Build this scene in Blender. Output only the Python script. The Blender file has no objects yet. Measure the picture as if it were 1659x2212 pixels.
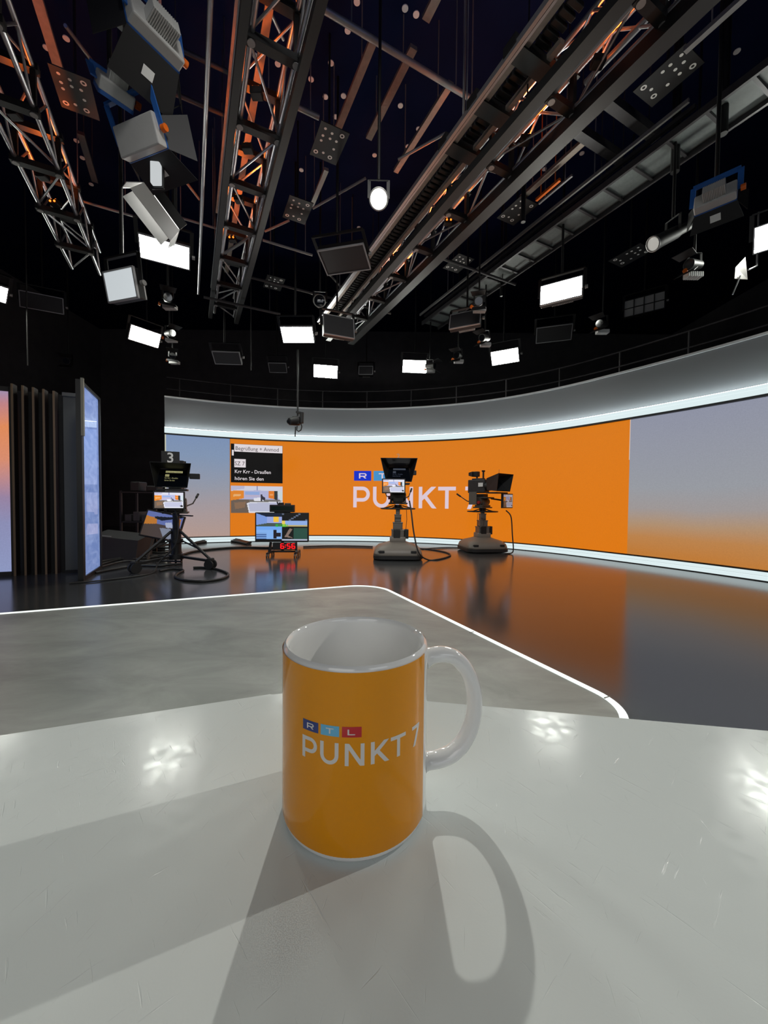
import bpy, bmesh, math, random
from mathutils import Vector, Matrix

# ------------------------------------------------------------------ scene, camera, world, exposure
SC = bpy.context.scene
COL = SC.collection
FPX, CX, CY = 831.0, 829.5, 1106.0            # focal length in pixels of the 1659x2212 frame
CAM_H, PITCH, ROLL = 1.10, math.radians(1.69), math.radians(0.56)
UP0 = Vector((0, math.sin(PITCH), math.cos(PITCH)))
FWD = Vector((0, math.cos(PITCH), -math.sin(PITCH)))
XR = Vector((1, 0, 0))
RGT = XR * math.cos(ROLL) + UP0 * math.sin(ROLL)
UPV = UP0 * math.cos(ROLL) - XR * math.sin(ROLL)
EYE = Vector((0, 0, CAM_H))
cam_data = bpy.data.cameras.new('camera')
cam = bpy.data.objects.new('camera', cam_data)
COL.objects.link(cam)
cam_data.sensor_fit = 'VERTICAL'
cam_data.sensor_height = 24.0
cam_data.lens = 24.0 * FPX / 2212.0
cam_data.clip_start = 0.01
cam_data.clip_end = 100
mw = Matrix.Identity(4)
for i in range(3):
    mw[i][0], mw[i][1], mw[i][2], mw[i][3] = RGT[i], UPV[i], -FWD[i], EYE[i]
cam.matrix_world = mw
SC.camera = cam

SC.view_settings.view_transform = 'Standard'
SC.view_settings.look = 'None'
SC.view_settings.exposure = 0.0
SC.view_settings.gamma = 1.0
SC.view_settings.use_curve_mapping = False
try:
    SC.cycles.use_denoising = True
    SC.cycles.max_bounces = 8
    SC.cycles.sample_clamp_indirect = 4.0
    SC.cycles.use_light_tree = True
except Exception:
    pass

world = bpy.data.worlds.new('studio_dark')
SC.world = world
world.use_nodes = True
world.node_tree.nodes['Background'].inputs[0].default_value = (0.35, 0.45, 0.75, 1)
world.node_tree.nodes['Background'].inputs[1].default_value = 0.012

PANEL_L = 55.0          # radiance of a lit studio panel
SPOT_W = 310.0          # the round spotlight over the stage
SIDE_W = 300.0          # the second round spotlight, right of the frame
FRONT_W = 23.0          # studio light from the half of the room behind the desk


def area_light(name, loc, target, sx, sy, power, color):
    d = bpy.data.lights.new(name, 'AREA')
    d.shape = 'RECTANGLE'
    d.size, d.size_y = sx, sy
    d.energy = power
    d.color = color
    o = bpy.data.objects.new(name, d)
    COL.objects.link(o)
    o.location = loc
    o.rotation_euler = (Vector(target) - Vector(loc)).to_track_quat('-Z', 'Y').to_euler()
    return o


area_light('front_light', (-1.2, -3.2, 3.4), (0, 0.3, 0.9), 2.6, 1.6, FRONT_W, (1, 0.98, 0.94))
area_light('front_light', (2.4, -2.6, 3.6), (0.2, 0.6, 0.9), 2.0, 1.4, FRONT_W * 0.6, (0.93, 0.97, 1))
area_light('front_light', (0.4, 0.6, 5.6), (-0.6, 8, 0.8), 1.2, 0.6, 60, (1, 0.98, 0.95)).data.spread = math.radians(80)  # added unseen overhead fill that brightens the pedestals and cameras
# added dim blue fill without a fixture, tints the ceiling above the grid
for x_, y_ in ((-3.0, 3.0), (1.2, 2.0)):
    area_light('added_blue_fill', (x_, y_, 6.2), (x_, y_ + .5, 8), 2.0, 2.0, 9, (0.12, 0.25, 1.0))
# the big screens on the unseen side of the studio brighten the stage and the rig softly
area_light('front_light', (0, -4.5, 2.2), (0, 6, 3.0), 6.0, 2.2, FRONT_W * 1.6, (0.9, 0.94, 1))


# ------------------------------------------------------------------ pixel helpers
def ray(px, py):
    return (RGT * ((px - CX) / FPX) + UPV * ((CY - py) / FPX) + FWD)


def at_h(px, py, h):
    d = ray(px, py)
    return EYE + d * ((h - CAM_H) / d.z)


def at_y(px, py, y):
    d = ray(px, py)
    return EYE + d * (y / d.y)


# ------------------------------------------------------------------ materials
def lin(c):
    c /= 255.0
    return c / 12.92 if c <= 0.04045 else ((c + 0.055) / 1.055) ** 2.4


def S(r, g, b):
    return (lin(r), lin(g), lin(b), 1.0)


def new_mat(name):
    m = bpy.data.materials.new(name)
    m.use_nodes = True
    return m, m.node_tree.nodes, m.node_tree.links, m.node_tree.nodes['Principled BSDF']


def pbr(name, col, rough=0.5, metal=0.0, spec=0.5, noise=0.0, nscale=20.0, bump=0.0, coat=0.0):
    m, N, L, b = new_mat(name)
    b.inputs['Base Color'].default_value = col
    b.inputs['Roughness'].default_value = rough
    b.inputs['Metallic'].default_value = metal
    b.inputs['Specular IOR Level'].default_value = spec
    if coat:
        b.inputs['Coat Weight'].default_value = coat
        b.inputs['Coat Roughness'].default_value = 0.05
    if noise or bump:
        tc = N.new('ShaderNodeTexCoord')
        nz = N.new('ShaderNodeTexNoise')
        nz.inputs['Scale'].default_value = nscale
        nz.inputs['Detail'].default_value = 6
        L.new(tc.outputs['Object'], nz.inputs['Vector'])
        if noise:
            mx = N.new('ShaderNodeMixRGB')
            mx.inputs[1].default_value = tuple(c * (1 - noise) for c in col[:3]) + (1,)
            mx.inputs[2].default_value = tuple(min(1, c * (1 + noise)) for c in col[:3]) + (1,)
            L.new(nz.outputs['Fac'], mx.inputs[0])
            L.new(mx.outputs[0], b.inputs['Base Color'])
        if bump:
            bp = N.new('ShaderNodeBump')
            bp.inputs['Strength'].default_value = bump
            bp.inputs['Distance'].default_value = 0.002
            L.new(nz.outputs['Fac'], bp.inputs['Height'])
            L.new(bp.outputs[0], b.inputs['Normal'])
    return m


def emis(name, col, strength=1.0, base=(0.004, 0.004, 0.004, 1), rough=0.4):
    m, N, L, b = new_mat(name)
    b.inputs['Base Color'].default_value = base
    b.inputs['Roughness'].default_value = rough
    b.inputs['Emission Color'].default_value = col
    b.inputs['Emission Strength'].default_value = strength
    b.inputs['Specular IOR Level'].default_value = 0.12
    return m


def picture_mat(name, strength=1.0):
    m, N, L, b = new_mat(name)
    at = N.new('ShaderNodeAttribute')
    at.attribute_name = 'Col'
    b.inputs['Base Color'].default_value = (0.01, 0.01, 0.01, 1)
    b.inputs['Roughness'].default_value = 0.3
    L.new(at.outputs['Color'], b.inputs['Emission Color'])
    b.inputs['Emission Strength'].default_value = strength
    return m


def ramp_screen(name, stops, z0, z1, strength=1.0, wob=0.15, wscale=1.2, grain=0.10):
    """LED screen picture: a vertical colour sweep with soft cloudiness and pixel grain."""
    m, N, L, b = new_mat(name)
    geo = N.new('ShaderNodeNewGeometry')
    sep = N.new('ShaderNodeSeparateXYZ')
    L.new(geo.outputs['Position'], sep.inputs[0])
    mr = N.new('ShaderNodeMapRange')
    mr.inputs['From Min'].default_value = z0
    mr.inputs['From Max'].default_value = z1
    L.new(sep.outputs['Z'], mr.inputs['Value'])
    nz = N.new('ShaderNodeTexNoise')
    nz.inputs['Scale'].default_value = wscale
    nz.inputs['Detail'].default_value = 2
    L.new(geo.outputs['Position'], nz.inputs['Vector'])
    ad = N.new('ShaderNodeMath')
    ad.operation = 'MULTIPLY_ADD'
    L.new(nz.outputs['Fac'], ad.inputs[0])
    ad.inputs[1].default_value = wob
    L.new(mr.outputs[0], ad.inputs[2])
    sb = N.new('ShaderNodeMath')
    sb.operation = 'SUBTRACT'
    L.new(ad.outputs[0], sb.inputs[0])
    sb.inputs[1].default_value = wob * 0.5
    cr = N.new('ShaderNodeValToRGB')
    els = cr.color_ramp.elements
    els[0].position, els[0].color = stops[0]
    els[1].position, els[1].color = stops[-1]
    for p, c in stops[1:-1]:
        e = els.new(p)
        e.color = c
    L.new(sb.outputs[0], cr.inputs[0])
    gn = N.new('ShaderNodeTexNoise')
    gn.inputs['Scale'].default_value = 55
    gn.inputs['Detail'].default_value = 4
    L.new(geo.outputs['Position'], gn.inputs['Vector'])
    ms = N.new('ShaderNodeMapRange')
    ms.inputs['To Min'].default_value = strength * (1 - grain)
    ms.inputs['To Max'].default_value = strength * (1 + grain)
    L.new(gn.outputs['Fac'], ms.inputs['Value'])
    b.inputs['Base Color'].default_value = (0.01, 0.01, 0.01, 1)
    b.inputs['Roughness'].default_value = 0.6
    b.inputs['Specular IOR Level'].default_value = 0.2
    L.new(cr.outputs[0], b.inputs['Emission Color'])
    L.new(ms.outputs[0], b.inputs['Emission Strength'])
    return m


M = {}
M['black'] = pbr('matt_black', S(16, 16, 18), 0.6)
M['blackmetal'] = pbr('black_metal', S(12, 12, 13), 0.5, 0.0, noise=0.3, nscale=12)
M['rubber'] = pbr('black_rubber', S(20, 20, 21), 0.7)
M['cable'] = pbr('cable_rubber', S(34, 33, 32), 0.5)
M['alu'] = pbr('aluminium', S(175, 175, 178), 0.38, 0.9, noise=0.12, nscale=9)
M['alu_dull'] = pbr('dull_aluminium', S(150, 148, 146), 0.5, 0.7, noise=0.2, nscale=8)
M['strut'] = pbr('strut_zinc', S(138, 127, 118), 0.55, 0.5, noise=0.3, nscale=14)
M['dkstrut'] = pbr('dark_steel', S(62, 60, 62), 0.5, 0.4, noise=0.3, nscale=10)
M['grey'] = pbr('grey_paint', S(92, 88, 82), 0.5, noise=0.1, nscale=8)
M['greylight'] = pbr('light_grey_housing', S(176, 176, 174), 0.45, noise=0.06, nscale=20)
M['blue'] = pbr('blue_anodised', S(40, 92, 165), 0.4)
M['orange_knob'] = pbr('orange_knob', S(225, 105, 25), 0.4)
M['sticker'] = pbr('white_sticker', S(225, 225, 222), 0.6)
M['dot'] = pbr('white_marker', S(225, 225, 220), 0.55)
M['diffuser_off'] = pbr('diffuser_unlit', S(46, 46, 48), 0.5)
M['diffuser_grey'] = pbr('diffuser_grey', S(150, 150, 150), 0.5)
M['diffuser_white'] = pbr('diffuser_white', S(228, 230, 232), 0.5)
M['frame_edge'] = pbr('frame_edge', S(170, 170, 172), 0.4, 0.4)
M['panel_on'] = emis('panel_light_on', (0.97, 1.0, 0.92, 1), PANEL_L)
M['panel_on_strong'] = emis('panel_light_strong', (0.97, 1.0, 0.92, 1), PANEL_L * 1.2)
M['spot_on'] = emis('spot_lens_on', (1.0, 0.97, 0.88, 1), 60)
M['lens_painted_glint'] = emis('painted_glint_lens', (1.0, 0.97, 0.88, 1), 0.35, base=(0.3, 0.3, 0.3, 1), rough=0.05)  # unlit lens, its pale glint painted as a weak glow
M['lens'] = pbr('lens_glass', S(18, 20, 26), 0.06, coat=1.0)
M['orange_on'] = emis('orange_led', (1.0, 0.2, 0.02, 1), 2.6)
M['strip'] = emis('white_led_strip', (0.82, 0.96, 0.98, 1), 0.88)
M['cove'] = emis('cove_led_tape', (0.86, 0.97, 1.0, 1), 11.0)
M['line'] = emis('floor_led_line', (0.93, 1.0, 0.95, 1), 1.15)
M['white'] = pbr('white_lacquer', S(225, 226, 224), 0.4)


# ------------------------------------------------------------------ mesh builder
class MB:
    def __init__(self):
        self.v, self.f, self.c = [], [], []

    def add(self, verts, faces, M4=None, col=None):
        o = len(self.v)
        for p in verts:
            p = Vector(p)
            self.v.append(M4 @ p if M4 else p)
        for f in faces:
            self.f.append(tuple(o + i for i in f))
            self.c.append(col)
        return self

    def box(self, c, s, M4=None, bev=0.0, col=None):
        hx, hy, hz = s[0] / 2, s[1] / 2, s[2] / 2
        b = min(bev, hx * 0.9, hy * 0.9, hz * 0.9)
        cx, cy, cz = c
        if b <= 0:
            vs = [(cx + i * hx, cy + j * hy, cz + k * hz) for k in (-1, 1) for j in (-1, 1) for i in (-1, 1)]
            fs = [(0, 2, 3, 1), (4, 5, 7, 6), (0, 1, 5, 4), (2, 6, 7, 3), (0, 4, 6, 2), (1, 3, 7, 5)]
            return self.add(vs, fs, M4, col)
        bm = bmesh.new()
        bmesh.ops.create_cube(bm, size=1)
        for v in bm.verts:
            v.co = Vector((v.co.x * s[0], v.co.y * s[1], v.co.z * s[2]))
        bmesh.ops.bevel(bm, geom=bm.edges[:], offset=b, segments=2, affect='EDGES', profile=0.5)
        bm.verts.index_update()
        vs = [v.co + Vector(c) for v in bm.verts]
        fs = [tuple(v.index for v in f.verts) for f in bm.faces]
        bm.free()
        return self.add(vs, fs, M4, col)

    def quad(self, a, b, c, d, M4=None, col=None):
        return self.add([a, b, c, d], [(0, 1, 2, 3)], M4, col)

    def slab(self, pts, n, t, M4=None):
        """polygon pts pushed back by t along -n"""
        n = Vector(n).normalized()
        k = len(pts)
        vs = [Vector(p) for p in pts] + [Vector(p) - n * t for p in pts]
        fs = [tuple(range(k)), tuple(range(2 * k - 1, k - 1, -1))]
        for i in range(k):
            j = (i + 1) % k
            fs.append((i, i + k, j + k, j))
        return self.add(vs, fs, M4)

    def cyl(self, p0, p1, r, n=12, r1=None, M4=None, cap=True):
        p0, p1 = Vector(p0), Vector(p1)
        r1 = r if r1 is None else r1
        ax = (p1 - p0)
        if ax.length < 1e-9:
            return self
        ax.normalize()
        a = ax.orthogonal().normalized()
        b = ax.cross(a)
        vs, fs = [], []
        for q, rr in ((p0, r), (p1, r1)):
            for i in range(n):
                t = 2 * math.pi * i / n
                vs.append(q + (a * math.cos(t) + b * math.sin(t)) * rr)
        for i in range(n):
            j = (i + 1) % n
            fs.append((i, j, n + j, n + i))
        if cap:
            fs.append(tuple(range(n - 1, -1, -1)))
            fs.append(tuple(range(n, 2 * n)))
        return self.add(vs, fs, M4)

    def bar(self, p0, p1, w, h, up=(0, 0, 1), M4=None):
        """box section bar from p0 to p1"""
        p0, p1 = Vector(p0), Vector(p1)
        ax = (p1 - p0).normalized()
        up = Vector(up)
        sd = ax.cross(up)
        if sd.length < 1e-4:
            sd = ax.orthogonal()
        sd.normalize()
        u = sd.cross(ax).normalized()
        vs = []
        for q in (p0, p1):
            for i, j in ((-1, -1), (1, -1), (1, 1), (-1, 1)):
                vs.append(q + sd * (i * w / 2) + u * (j * h / 2))
        fs = [(3, 2, 1, 0), (4, 5, 6, 7), (0, 1, 5, 4), (1, 2, 6, 5), (2, 3, 7, 6), (3, 0, 4, 7)]
        return self.add(vs, fs, M4)

    def tube(self, pts, r, n=8, M4=None, ry=None, closed=False, up=None):
        """sweep; radius r (or section r x ry with ry along a fixed up)"""
        pts = [Vector(p) for p in pts]
        k = len(pts)
        vs, fs = [], []
        prev = None
        for i, p in enumerate(pts):
            if closed:
                t = pts[(i + 1) % k] - pts[i - 1]
            else:
                t = pts[min(i + 1, k - 1)] - pts[max(i - 1, 0)]
            t.normalize()
            if up is not None:
                b = Vector(up)
                a = b.cross(t).normalized()
                b = t.cross(a).normalized()
            else:
                if prev is None:
                    a = t.orthogonal().normalized()
                else:
                    a = (prev - t * prev.dot(t))
                    a = a.normalized() if a.length > 1e-6 else t.orthogonal().normalized()
                prev = a
                b = t.cross(a)
            rr = r[i] if isinstance(r, (list, tuple)) else r
            rb = rr if ry is None else (ry[i] if isinstance(ry, (list, tuple)) else ry)
            for q in range(n):
                an = 2 * math.pi * q / n
                vs.append(p + a * (math.cos(an) * rr) + b * (math.sin(an) * rb))
        m = k if closed else k - 1
        for i in range(m):
            i2 = (i + 1) % k
            for q in range(n):
                q2 = (q + 1) % n
                fs.append((i * n + q, i * n + q2, i2 * n + q2, i2 * n + q))
        if not closed:
            fs.append(tuple(range(n - 1, -1, -1)))
            fs.append(tuple((k - 1) * n + q for q in range(n)))
        return self.add(vs, fs, M4)

    def lathe(self, prof, n=48, c=(0, 0, 0), M4=None):
        vs, fs = [], []
        k = len(prof)
        for r, z in prof:
            for i in range(n):
                t = 2 * math.pi * i / n
                vs.append((c[0] + r * math.cos(t), c[1] + r * math.sin(t), c[2] + z))
        for a in range(k - 1):
            for i in range(n):
                j = (i + 1) % n
                fs.append((a * n + i, a * n + j, (a + 1) * n + j, (a + 1) * n + i))
        return self.add(vs, fs, M4)

    def loft(self, rings, M4=None, cap=True):
        k = len(rings[0])
        vs = [p for r in rings for p in r]
        fs = []
        for a in range(len(rings) - 1):
            for i in range(k):
                j = (i + 1) % k
                fs.append((a * k + i, a * k + j, (a + 1) * k + j, (a + 1) * k + i))
        if cap:
            fs.append(tuple(range(k - 1, -1, -1)))
            fs.append(tuple((len(rings) - 1) * k + i for i in range(k)))
        return self.add(vs, fs, M4)

    def build(self, name, mat, parent=None, smooth=None, world=False):
        off = Vector((0, 0, 0))
        if world and parent is not None:
            off = Vector(parent.location)
        me = bpy.data.meshes.new(name)
        me.from_pydata([tuple(p - off) for p in self.v], [], self.f)
        if any(c is not None for c in self.c):
            at = me.color_attributes.new('Col', 'FLOAT_COLOR', 'CORNER')
            k = 0
            for fi, f in enumerate(self.f):
                c = self.c[fi] or (0, 0, 0, 1)
                for _ in f:
                    at.data[k].color = c
                    k += 1
        me.materials.append(mat)
        bm = bmesh.new()
        bm.from_mesh(me)
        bmesh.ops.recalc_face_normals(bm, faces=bm.faces[:])
        bm.to_mesh(me)
        bm.free()
        if smooth:
            for p in me.polygons:
                p.use_smooth = True
            try:
                me.set_sharp_from_angle(angle=math.radians(smooth))
            except Exception:
                pass
        o = bpy.data.objects.new(name, me)
        COL.objects.link(o)
        if parent is not None:
            o.parent = parent
        return o


def tag(o, label, cat, group=None, kind=None):
    o['label'] = label
    o['category'] = cat
    if group:
        o['group'] = group
    if kind:
        o['kind'] = kind
    return o


def thing(name, label, cat, loc=(0, 0, 0), rotz=0.0, group=None, mat4=None):
    o = bpy.data.objects.new(name, None)
    o.empty_display_size = 0.1
    COL.objects.link(o)
    if mat4 is not None:
        o.matrix_world = mat4
    else:
        o.location = loc
        o.rotation_euler = (0, 0, rotz)
    return tag(o, label, cat, group)


def struct(name, mb, mat, smooth=None, parent=None):
    o = mb.build(name, mat, parent, smooth)
    if parent is None:
        o['kind'] = 'structure'
    return o


def font_tris(s, sx=1.0, bold=0.0):
    """flat outline of a line of text, cap height about 1: (verts2d, faces, width)"""
    cu = bpy.data.curves.new('t', 'FONT')
    cu.body = s
    cu.size = 1.4
    cu.offset = bold
    cu.resolution_u = 3
    ob = bpy.data.objects.new('t', cu)
    COL.objects.link(ob)
    dg = bpy.context.evaluated_depsgraph_get()
    me = bpy.data.meshes.new_from_object(ob.evaluated_get(dg))
    vs = [(v.co.x * sx, v.co.y) for v in me.vertices]
    fs = [tuple(p.vertices) for p in me.polygons]
    bpy.data.objects.remove(ob)
    bpy.data.curves.remove(cu)
    bpy.data.meshes.remove(me)
    x0 = min(v[0] for v in vs)
    vs = [(x - x0, y) for x, y in vs]
    return vs, fs, max(v[0] for v in vs)


def put_text(mb, s, u0, v0, height, fn, sx=1.0, bold=0.0, width=None):
    vs, fs, w = font_tris(s, sx, bold)
    k = height
    ku = k if width is None else width / w
    mb.add([fn(u0 + x * ku, v0 + y * k) for x, y in vs], fs)
    return w * ku


# stroke letters of the programme logo (units: capital height = 1)
def arc(cx, cy, r, a0, a1, n=14):
    return [(cx + r * math.cos(math.radians(a0 + (a1 - a0) * i / n)),
             cy + r * math.sin(math.radians(a0 + (a1 - a0) * i / n))) for i in range(n + 1)]


LOGO = {
    'P': [[(.085, 0), (.085, 1)], [(.085, .915), (.46, .915)] + arc(.46, .64, .275, 90, -90) + [(.085, .365)]],
    'U': [[(.085, 1), (.085, .43)] + arc(.425, .425, .34, 180, 360, 20) + [(.765, .43), (.765, 1)]],
    'N': [[(.085, 0), (.085, 1)], [(.11, .97), (.74, .03)], [(.765, 0), (.765, 1)]],
    'K': [[(.085, 0), (.085, 1)], [(.12, .42), (.78, 1.06)], [(.3, .56), (.80, -.06)]],
    'T': [[(0, .915), (.84, .915)], [(.42, 0), (.42, .9)]],
    '7': [[(0, .915), (.60, .915)], [(.545, .97), (.17, -.03)]],
    'R': [[(.085, 0), (.085, 1)], [(.085, .915), (.75, .915)] + arc(.75, .665, .25, 90, -90, 8) + [(.085, .415)],
          [(.6, .42), (1.0, -.05)]],
    'L': [[(.085, 1), (.085, 0)], [(.085, .08), (.95, .08)]],
    't': [[(0, .915), (1.05, .915)], [(.525, 0), (.525, .9)]],
}


def strokes(mb, ch, u0, v0, k, fn, w=0.17, seg=0.08, kx=1.0):
    for path in LOGO[ch]:
        pts = []
        for (x0, y0), (x1, y1) in zip(path, path[1:]):
            d = math.hypot(x1 - x0, y1 - y0)
            n = max(1, int(d / seg))
            for i in range(n):
                pts.append((x0 + (x1 - x0) * i / n, y0 + (y1 - y0) * i / n))
        pts.append(path[-1])
        L, R = [], []
        for i, (x, y) in enumerate(pts):
            xa, ya = pts[max(0, i - 1)]
            xb, yb = pts[min(len(pts) - 1, i + 1)]
            tx, ty = xb - xa, yb - ya
            d = math.hypot(tx, ty) or 1
            nx, ny = -ty / d * w / 2, tx / d * w / 2
            L.append((x + nx, min(1, max(0, y + ny))))
            R.append((x - nx, min(1, max(0, y - ny))))
        vs = [fn(u0 + x * k * kx, v0 + y * k) for x, y in L] + [fn(u0 + x * k * kx, v0 + y * k) for x, y in R]
        m = len(L)
        mb.add(vs, [(i, i + 1, m + i + 1, m + i) for i in range(m - 1)])


LOGO_POS = [('P', 0), ('U', .976), ('N', 2.10), ('K', 3.23), ('T', 4.16), ('7', 5.44)]
LOGO_W = 6.04
BLOCKS = [('R', .03), ('t', 1.0), ('L', 1.97)]


def logo_word(fn):
    mb = MB()
    for ch, u in LOGO_POS:
        strokes(mb, ch, u, 0, 1, fn)
    return mb


def logo_block(u, fn):
    mb = MB()
    n = 8
    vs = [fn(u + .85 * i / n, 1.28 + .47 * j) for j in (0, 1) for i in range(n + 1)]
    return mb.add(vs, [(i, i + 1, n + 2 + i, n + 1 + i) for i in range(n)])


def logo_letter(ch, u, fn):
    mb = MB()
    strokes(mb, ch, u + .25, 1.39, .25, fn, w=.2, kx=1.35)
    return mb


def pic_grid(mb, fn, colf, nx, ny):
    """screen picture as coloured cells; colf(a, b) with a right, b down"""
    vs = [fn(i / nx, j / ny) for j in range(ny + 1) for i in range(nx + 1)]
    o = len(mb.v)
    mb.v.extend(Vector(v) for v in vs)
    for j in range(ny):
        for i in range(nx):
            a = j * (nx + 1) + i
            mb.f.append((o + a, o + a + 1, o + a + nx + 2, o + a + nx + 1))
            mb.c.append(colf((i + .5) / nx, (j + .5) / ny))


def inside(a, b, poly):
    c = False
    n = len(poly)
    for i in range(n):
        x0, y0 = poly[i]
        x1, y1 = poly[i - 1]
        if (y0 > b) != (y1 > b) and a < (x1 - x0) * (b - y0) / (y1 - y0) + x0:
            c = not c
    return c


def studio_pic(a, b):
    """the programme picture: orange screens, pale walls, brown floor and the white presenter desk"""
    if inside(a, b, [(.88, .86), (.93, .80), (.99, .84), (.98, .93), (.90, .92)]):
        return S(24, 26, 30)
    if inside(a, b, [(.30, .64), (.36, .60), (.90, .58), (1, .56), (1, 1), (.34, 1)]):
        if inside(a, b, [(.33, .67), (.37, .63), (.88, .61), (.97, .60), (.97, .95), (.36, .95)]):
            return S(196, 199, 224)
        return S(238, 240, 250)
    if b < .16 + .05 * abs(a - .5):
        if inside(a, b, [(0, 0), (.26, 0), (.26, .10), (0, .18)]):
            return S(196, 194, 222)
        return S(222, 222, 238) if abs(a - .5) > .012 else S(150, 156, 200)
    if inside(a, b, [(0, .17), (.25, .18), (.25, .46), (0, .54)]):
        return S(240, 140, 30) if not inside(a, b, [(.04, .32), (.19, .30), (.19, .37), (.04, .40)]) else S(246, 186, 120)
    if inside(a, b, [(.72, .17), (.83, .15), (.83, .48), (.72, .44)]):
        return S(240, 130, 20) if not (.74 < a < .81 and .28 < b < .34) else S(246, 170, 100)
    if inside(a, b, [(.83, .14), (.90, .14), (.90, .52), (.83, .48)]):
        return S(34, 46, 44)
    if inside(a, b, [(.90, .16), (.96, .12), (1, .10), (1, .56), (.95, .52), (.91, .42)]):
        return S(214, 228, 234)
    if .565 < a < .595 and .30 < b < .56 or inside(a, b, [(.60, .36), (.66, .44), (.64, .56), (.60, .50)]):
        return S(44, 42, 62)
    if inside(a, b, [(.43, .44), (.62, .42), (.63, .55), (.44, .56)]):
        return S(240, 240, 250)
    if b < .50:
        if .27 < a < .55 and .22 < b < .40:
            return S(150, 178, 232) if b < .32 else S(196, 186, 214)
        return S(188, 190, 228)
    if a < .34:
        return S(142, 110, 84) if inside(a, b, [(.06, .62), (.28, .58), (.26, .8), (.08, .86)]) else S(112, 96, 84)
    return S(122, 118, 114)

# ================================================================== SETTING
# glossy dark studio floor
def floor_mat():
    m, N, L, b = new_mat('studio_floor')
    b.inputs['Base Color'].default_value = S(60, 61, 62)
    b.inputs['Specular IOR Level'].default_value = 0.62
    tc = N.new('ShaderNodeTexCoord')
    nz = N.new('ShaderNodeTexNoise')
    nz.inputs['Scale'].default_value = 2.5
    nz.inputs['Detail'].default_value = 5
    L.new(tc.outputs['Object'], nz.inputs['Vector'])
    mr = N.new('ShaderNodeMapRange')
    mr.inputs['To Min'].default_value = 0.13
    mr.inputs['To Max'].default_value = 0.19
    L.new(nz.outputs['Fac'], mr.inputs['Value'])
    L.new(mr.outputs[0], b.inputs['Roughness'])
    return m


def concrete_mat():
    m, N, L, b = new_mat('grey_concrete_vinyl')
    tc = N.new('ShaderNodeTexCoord')
    n1 = N.new('ShaderNodeTexNoise')
    n1.inputs['Scale'].default_value = 1.6
    n1.inputs['Detail'].default_value = 9
    n1.inputs['Roughness'].default_value = 0.62
    n1.inputs['Distortion'].default_value = 0.6
    mp = N.new('ShaderNodeMapping')
    mp.inputs['Rotation'].default_value = (0, 0, 0.38)
    mp.inputs['Scale'].default_value = (1, 2.0, 1)
    L.new(tc.outputs['Object'], mp.inputs['Vector'])
    L.new(mp.outputs[0], n1.inputs['Vector'])
    cr = N.new('ShaderNodeValToRGB')
    cr.color_ramp.elements[0].position = 0.30
    cr.color_ramp.elements[0].color = S(116, 120, 116)
    cr.color_ramp.elements[1].position = 0.72
    cr.color_ramp.elements[1].color = S(152, 156, 151)
    L.new(n1.outputs['Fac'], cr.inputs[0])
    L.new(cr.outputs[0], b.inputs['Base Color'])
    b.inputs['Roughness'].default_value = 0.42
    b.inputs['Specular IOR Level'].default_value = 0.4
    return m


struct('floor', MB().box((0, 5, -0.05), (26, 24, 0.1)), floor_mat())
CEIL = 7.6
struct('ceiling', MB().box((0, 5, CEIL + 0.05), (26, 24, 0.1)), pbr('ceiling_navy', S(12, 20, 50), 0.9, spec=0.08, noise=0.3, nscale=2))
haze_grey_wall = pbr('haze_grey_cloth', S(92, 90, 90), 0.9, spec=0.1, noise=0.25, nscale=3)  # black cloth painted greyer to stand in for haze and lamp spill
struct('wall_back', MB().box((0, 15.05, 3.8), (26, 0.1, 7.6)), haze_grey_wall)
struct('wall_left', MB().box((-11.05, 5, 3.8), (0.1, 20, 7.6)), haze_grey_wall)
struct('wall_right', MB().box((11.05, 5, 3.8), (0.1, 20, 7.6)), haze_grey_wall)

# ---- stage platform (grey vinyl on a low plate) and its glowing edge
U2 = Vector((0.466, -0.884, 0)).normalized()       # along the right edge, towards the desk
V2 = Vector((0.927, 0.375, 0)).normalized()        # along the left edge, away from the left


def rounded(poly, radii, n=10):
    out = []
    k = len(poly)
    for i in range(k):
        p, a, b = Vector(poly[i]), Vector(poly[i - 1]), Vector(poly[(i + 1) % k])
        d0, d1 = (a - p).normalized(), (b - p).normalized()
        r = radii[i]
        if r <= 0:
            out.append(p)
            continue
        ang = d0.angle(d1)
        t = r / math.tan(ang / 2)
        c = p + (d0 + d1).normalized() * (r / math.sin(ang / 2))
        s, e = p + d0 * t, p + d1 * t
        v0, v1 = s - c, e - c
        for q in range(n + 1):
            f = q / n
            w = v0.normalized().slerp(v1.normalized(), f) * v0.length if v0.angle(v1) > 1e-4 else v0
            out.append(c + w)
    return out


PA = at_h(812, 1261, 0.011)
PA.z = 0
PB = at_h(1413, 1554, 0.011)
PB.z = 0
LT = (PA - at_h(0, 1325, 0.011))
LT.z = 0
LT = LT.normalized()
PC = PB - LT * 6.5
PD = PA - LT * 6.5
plat = rounded([PA, PB, PC, PD], [0.42, 0.30, 0.3, 0.3], 14)
Z = Vector((0, 0, 1))
inner = [p * 1 for p in plat]
mbp = MB().slab([p + Z * 0.006 for p in plat], (0, 0, 1), 0.006)
plat_o = mbp.build('stage_platform', concrete_mat())
tag(plat_o, 'low grey concrete look stage floor area bordered by glowing white line', 'stage floor')
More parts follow.
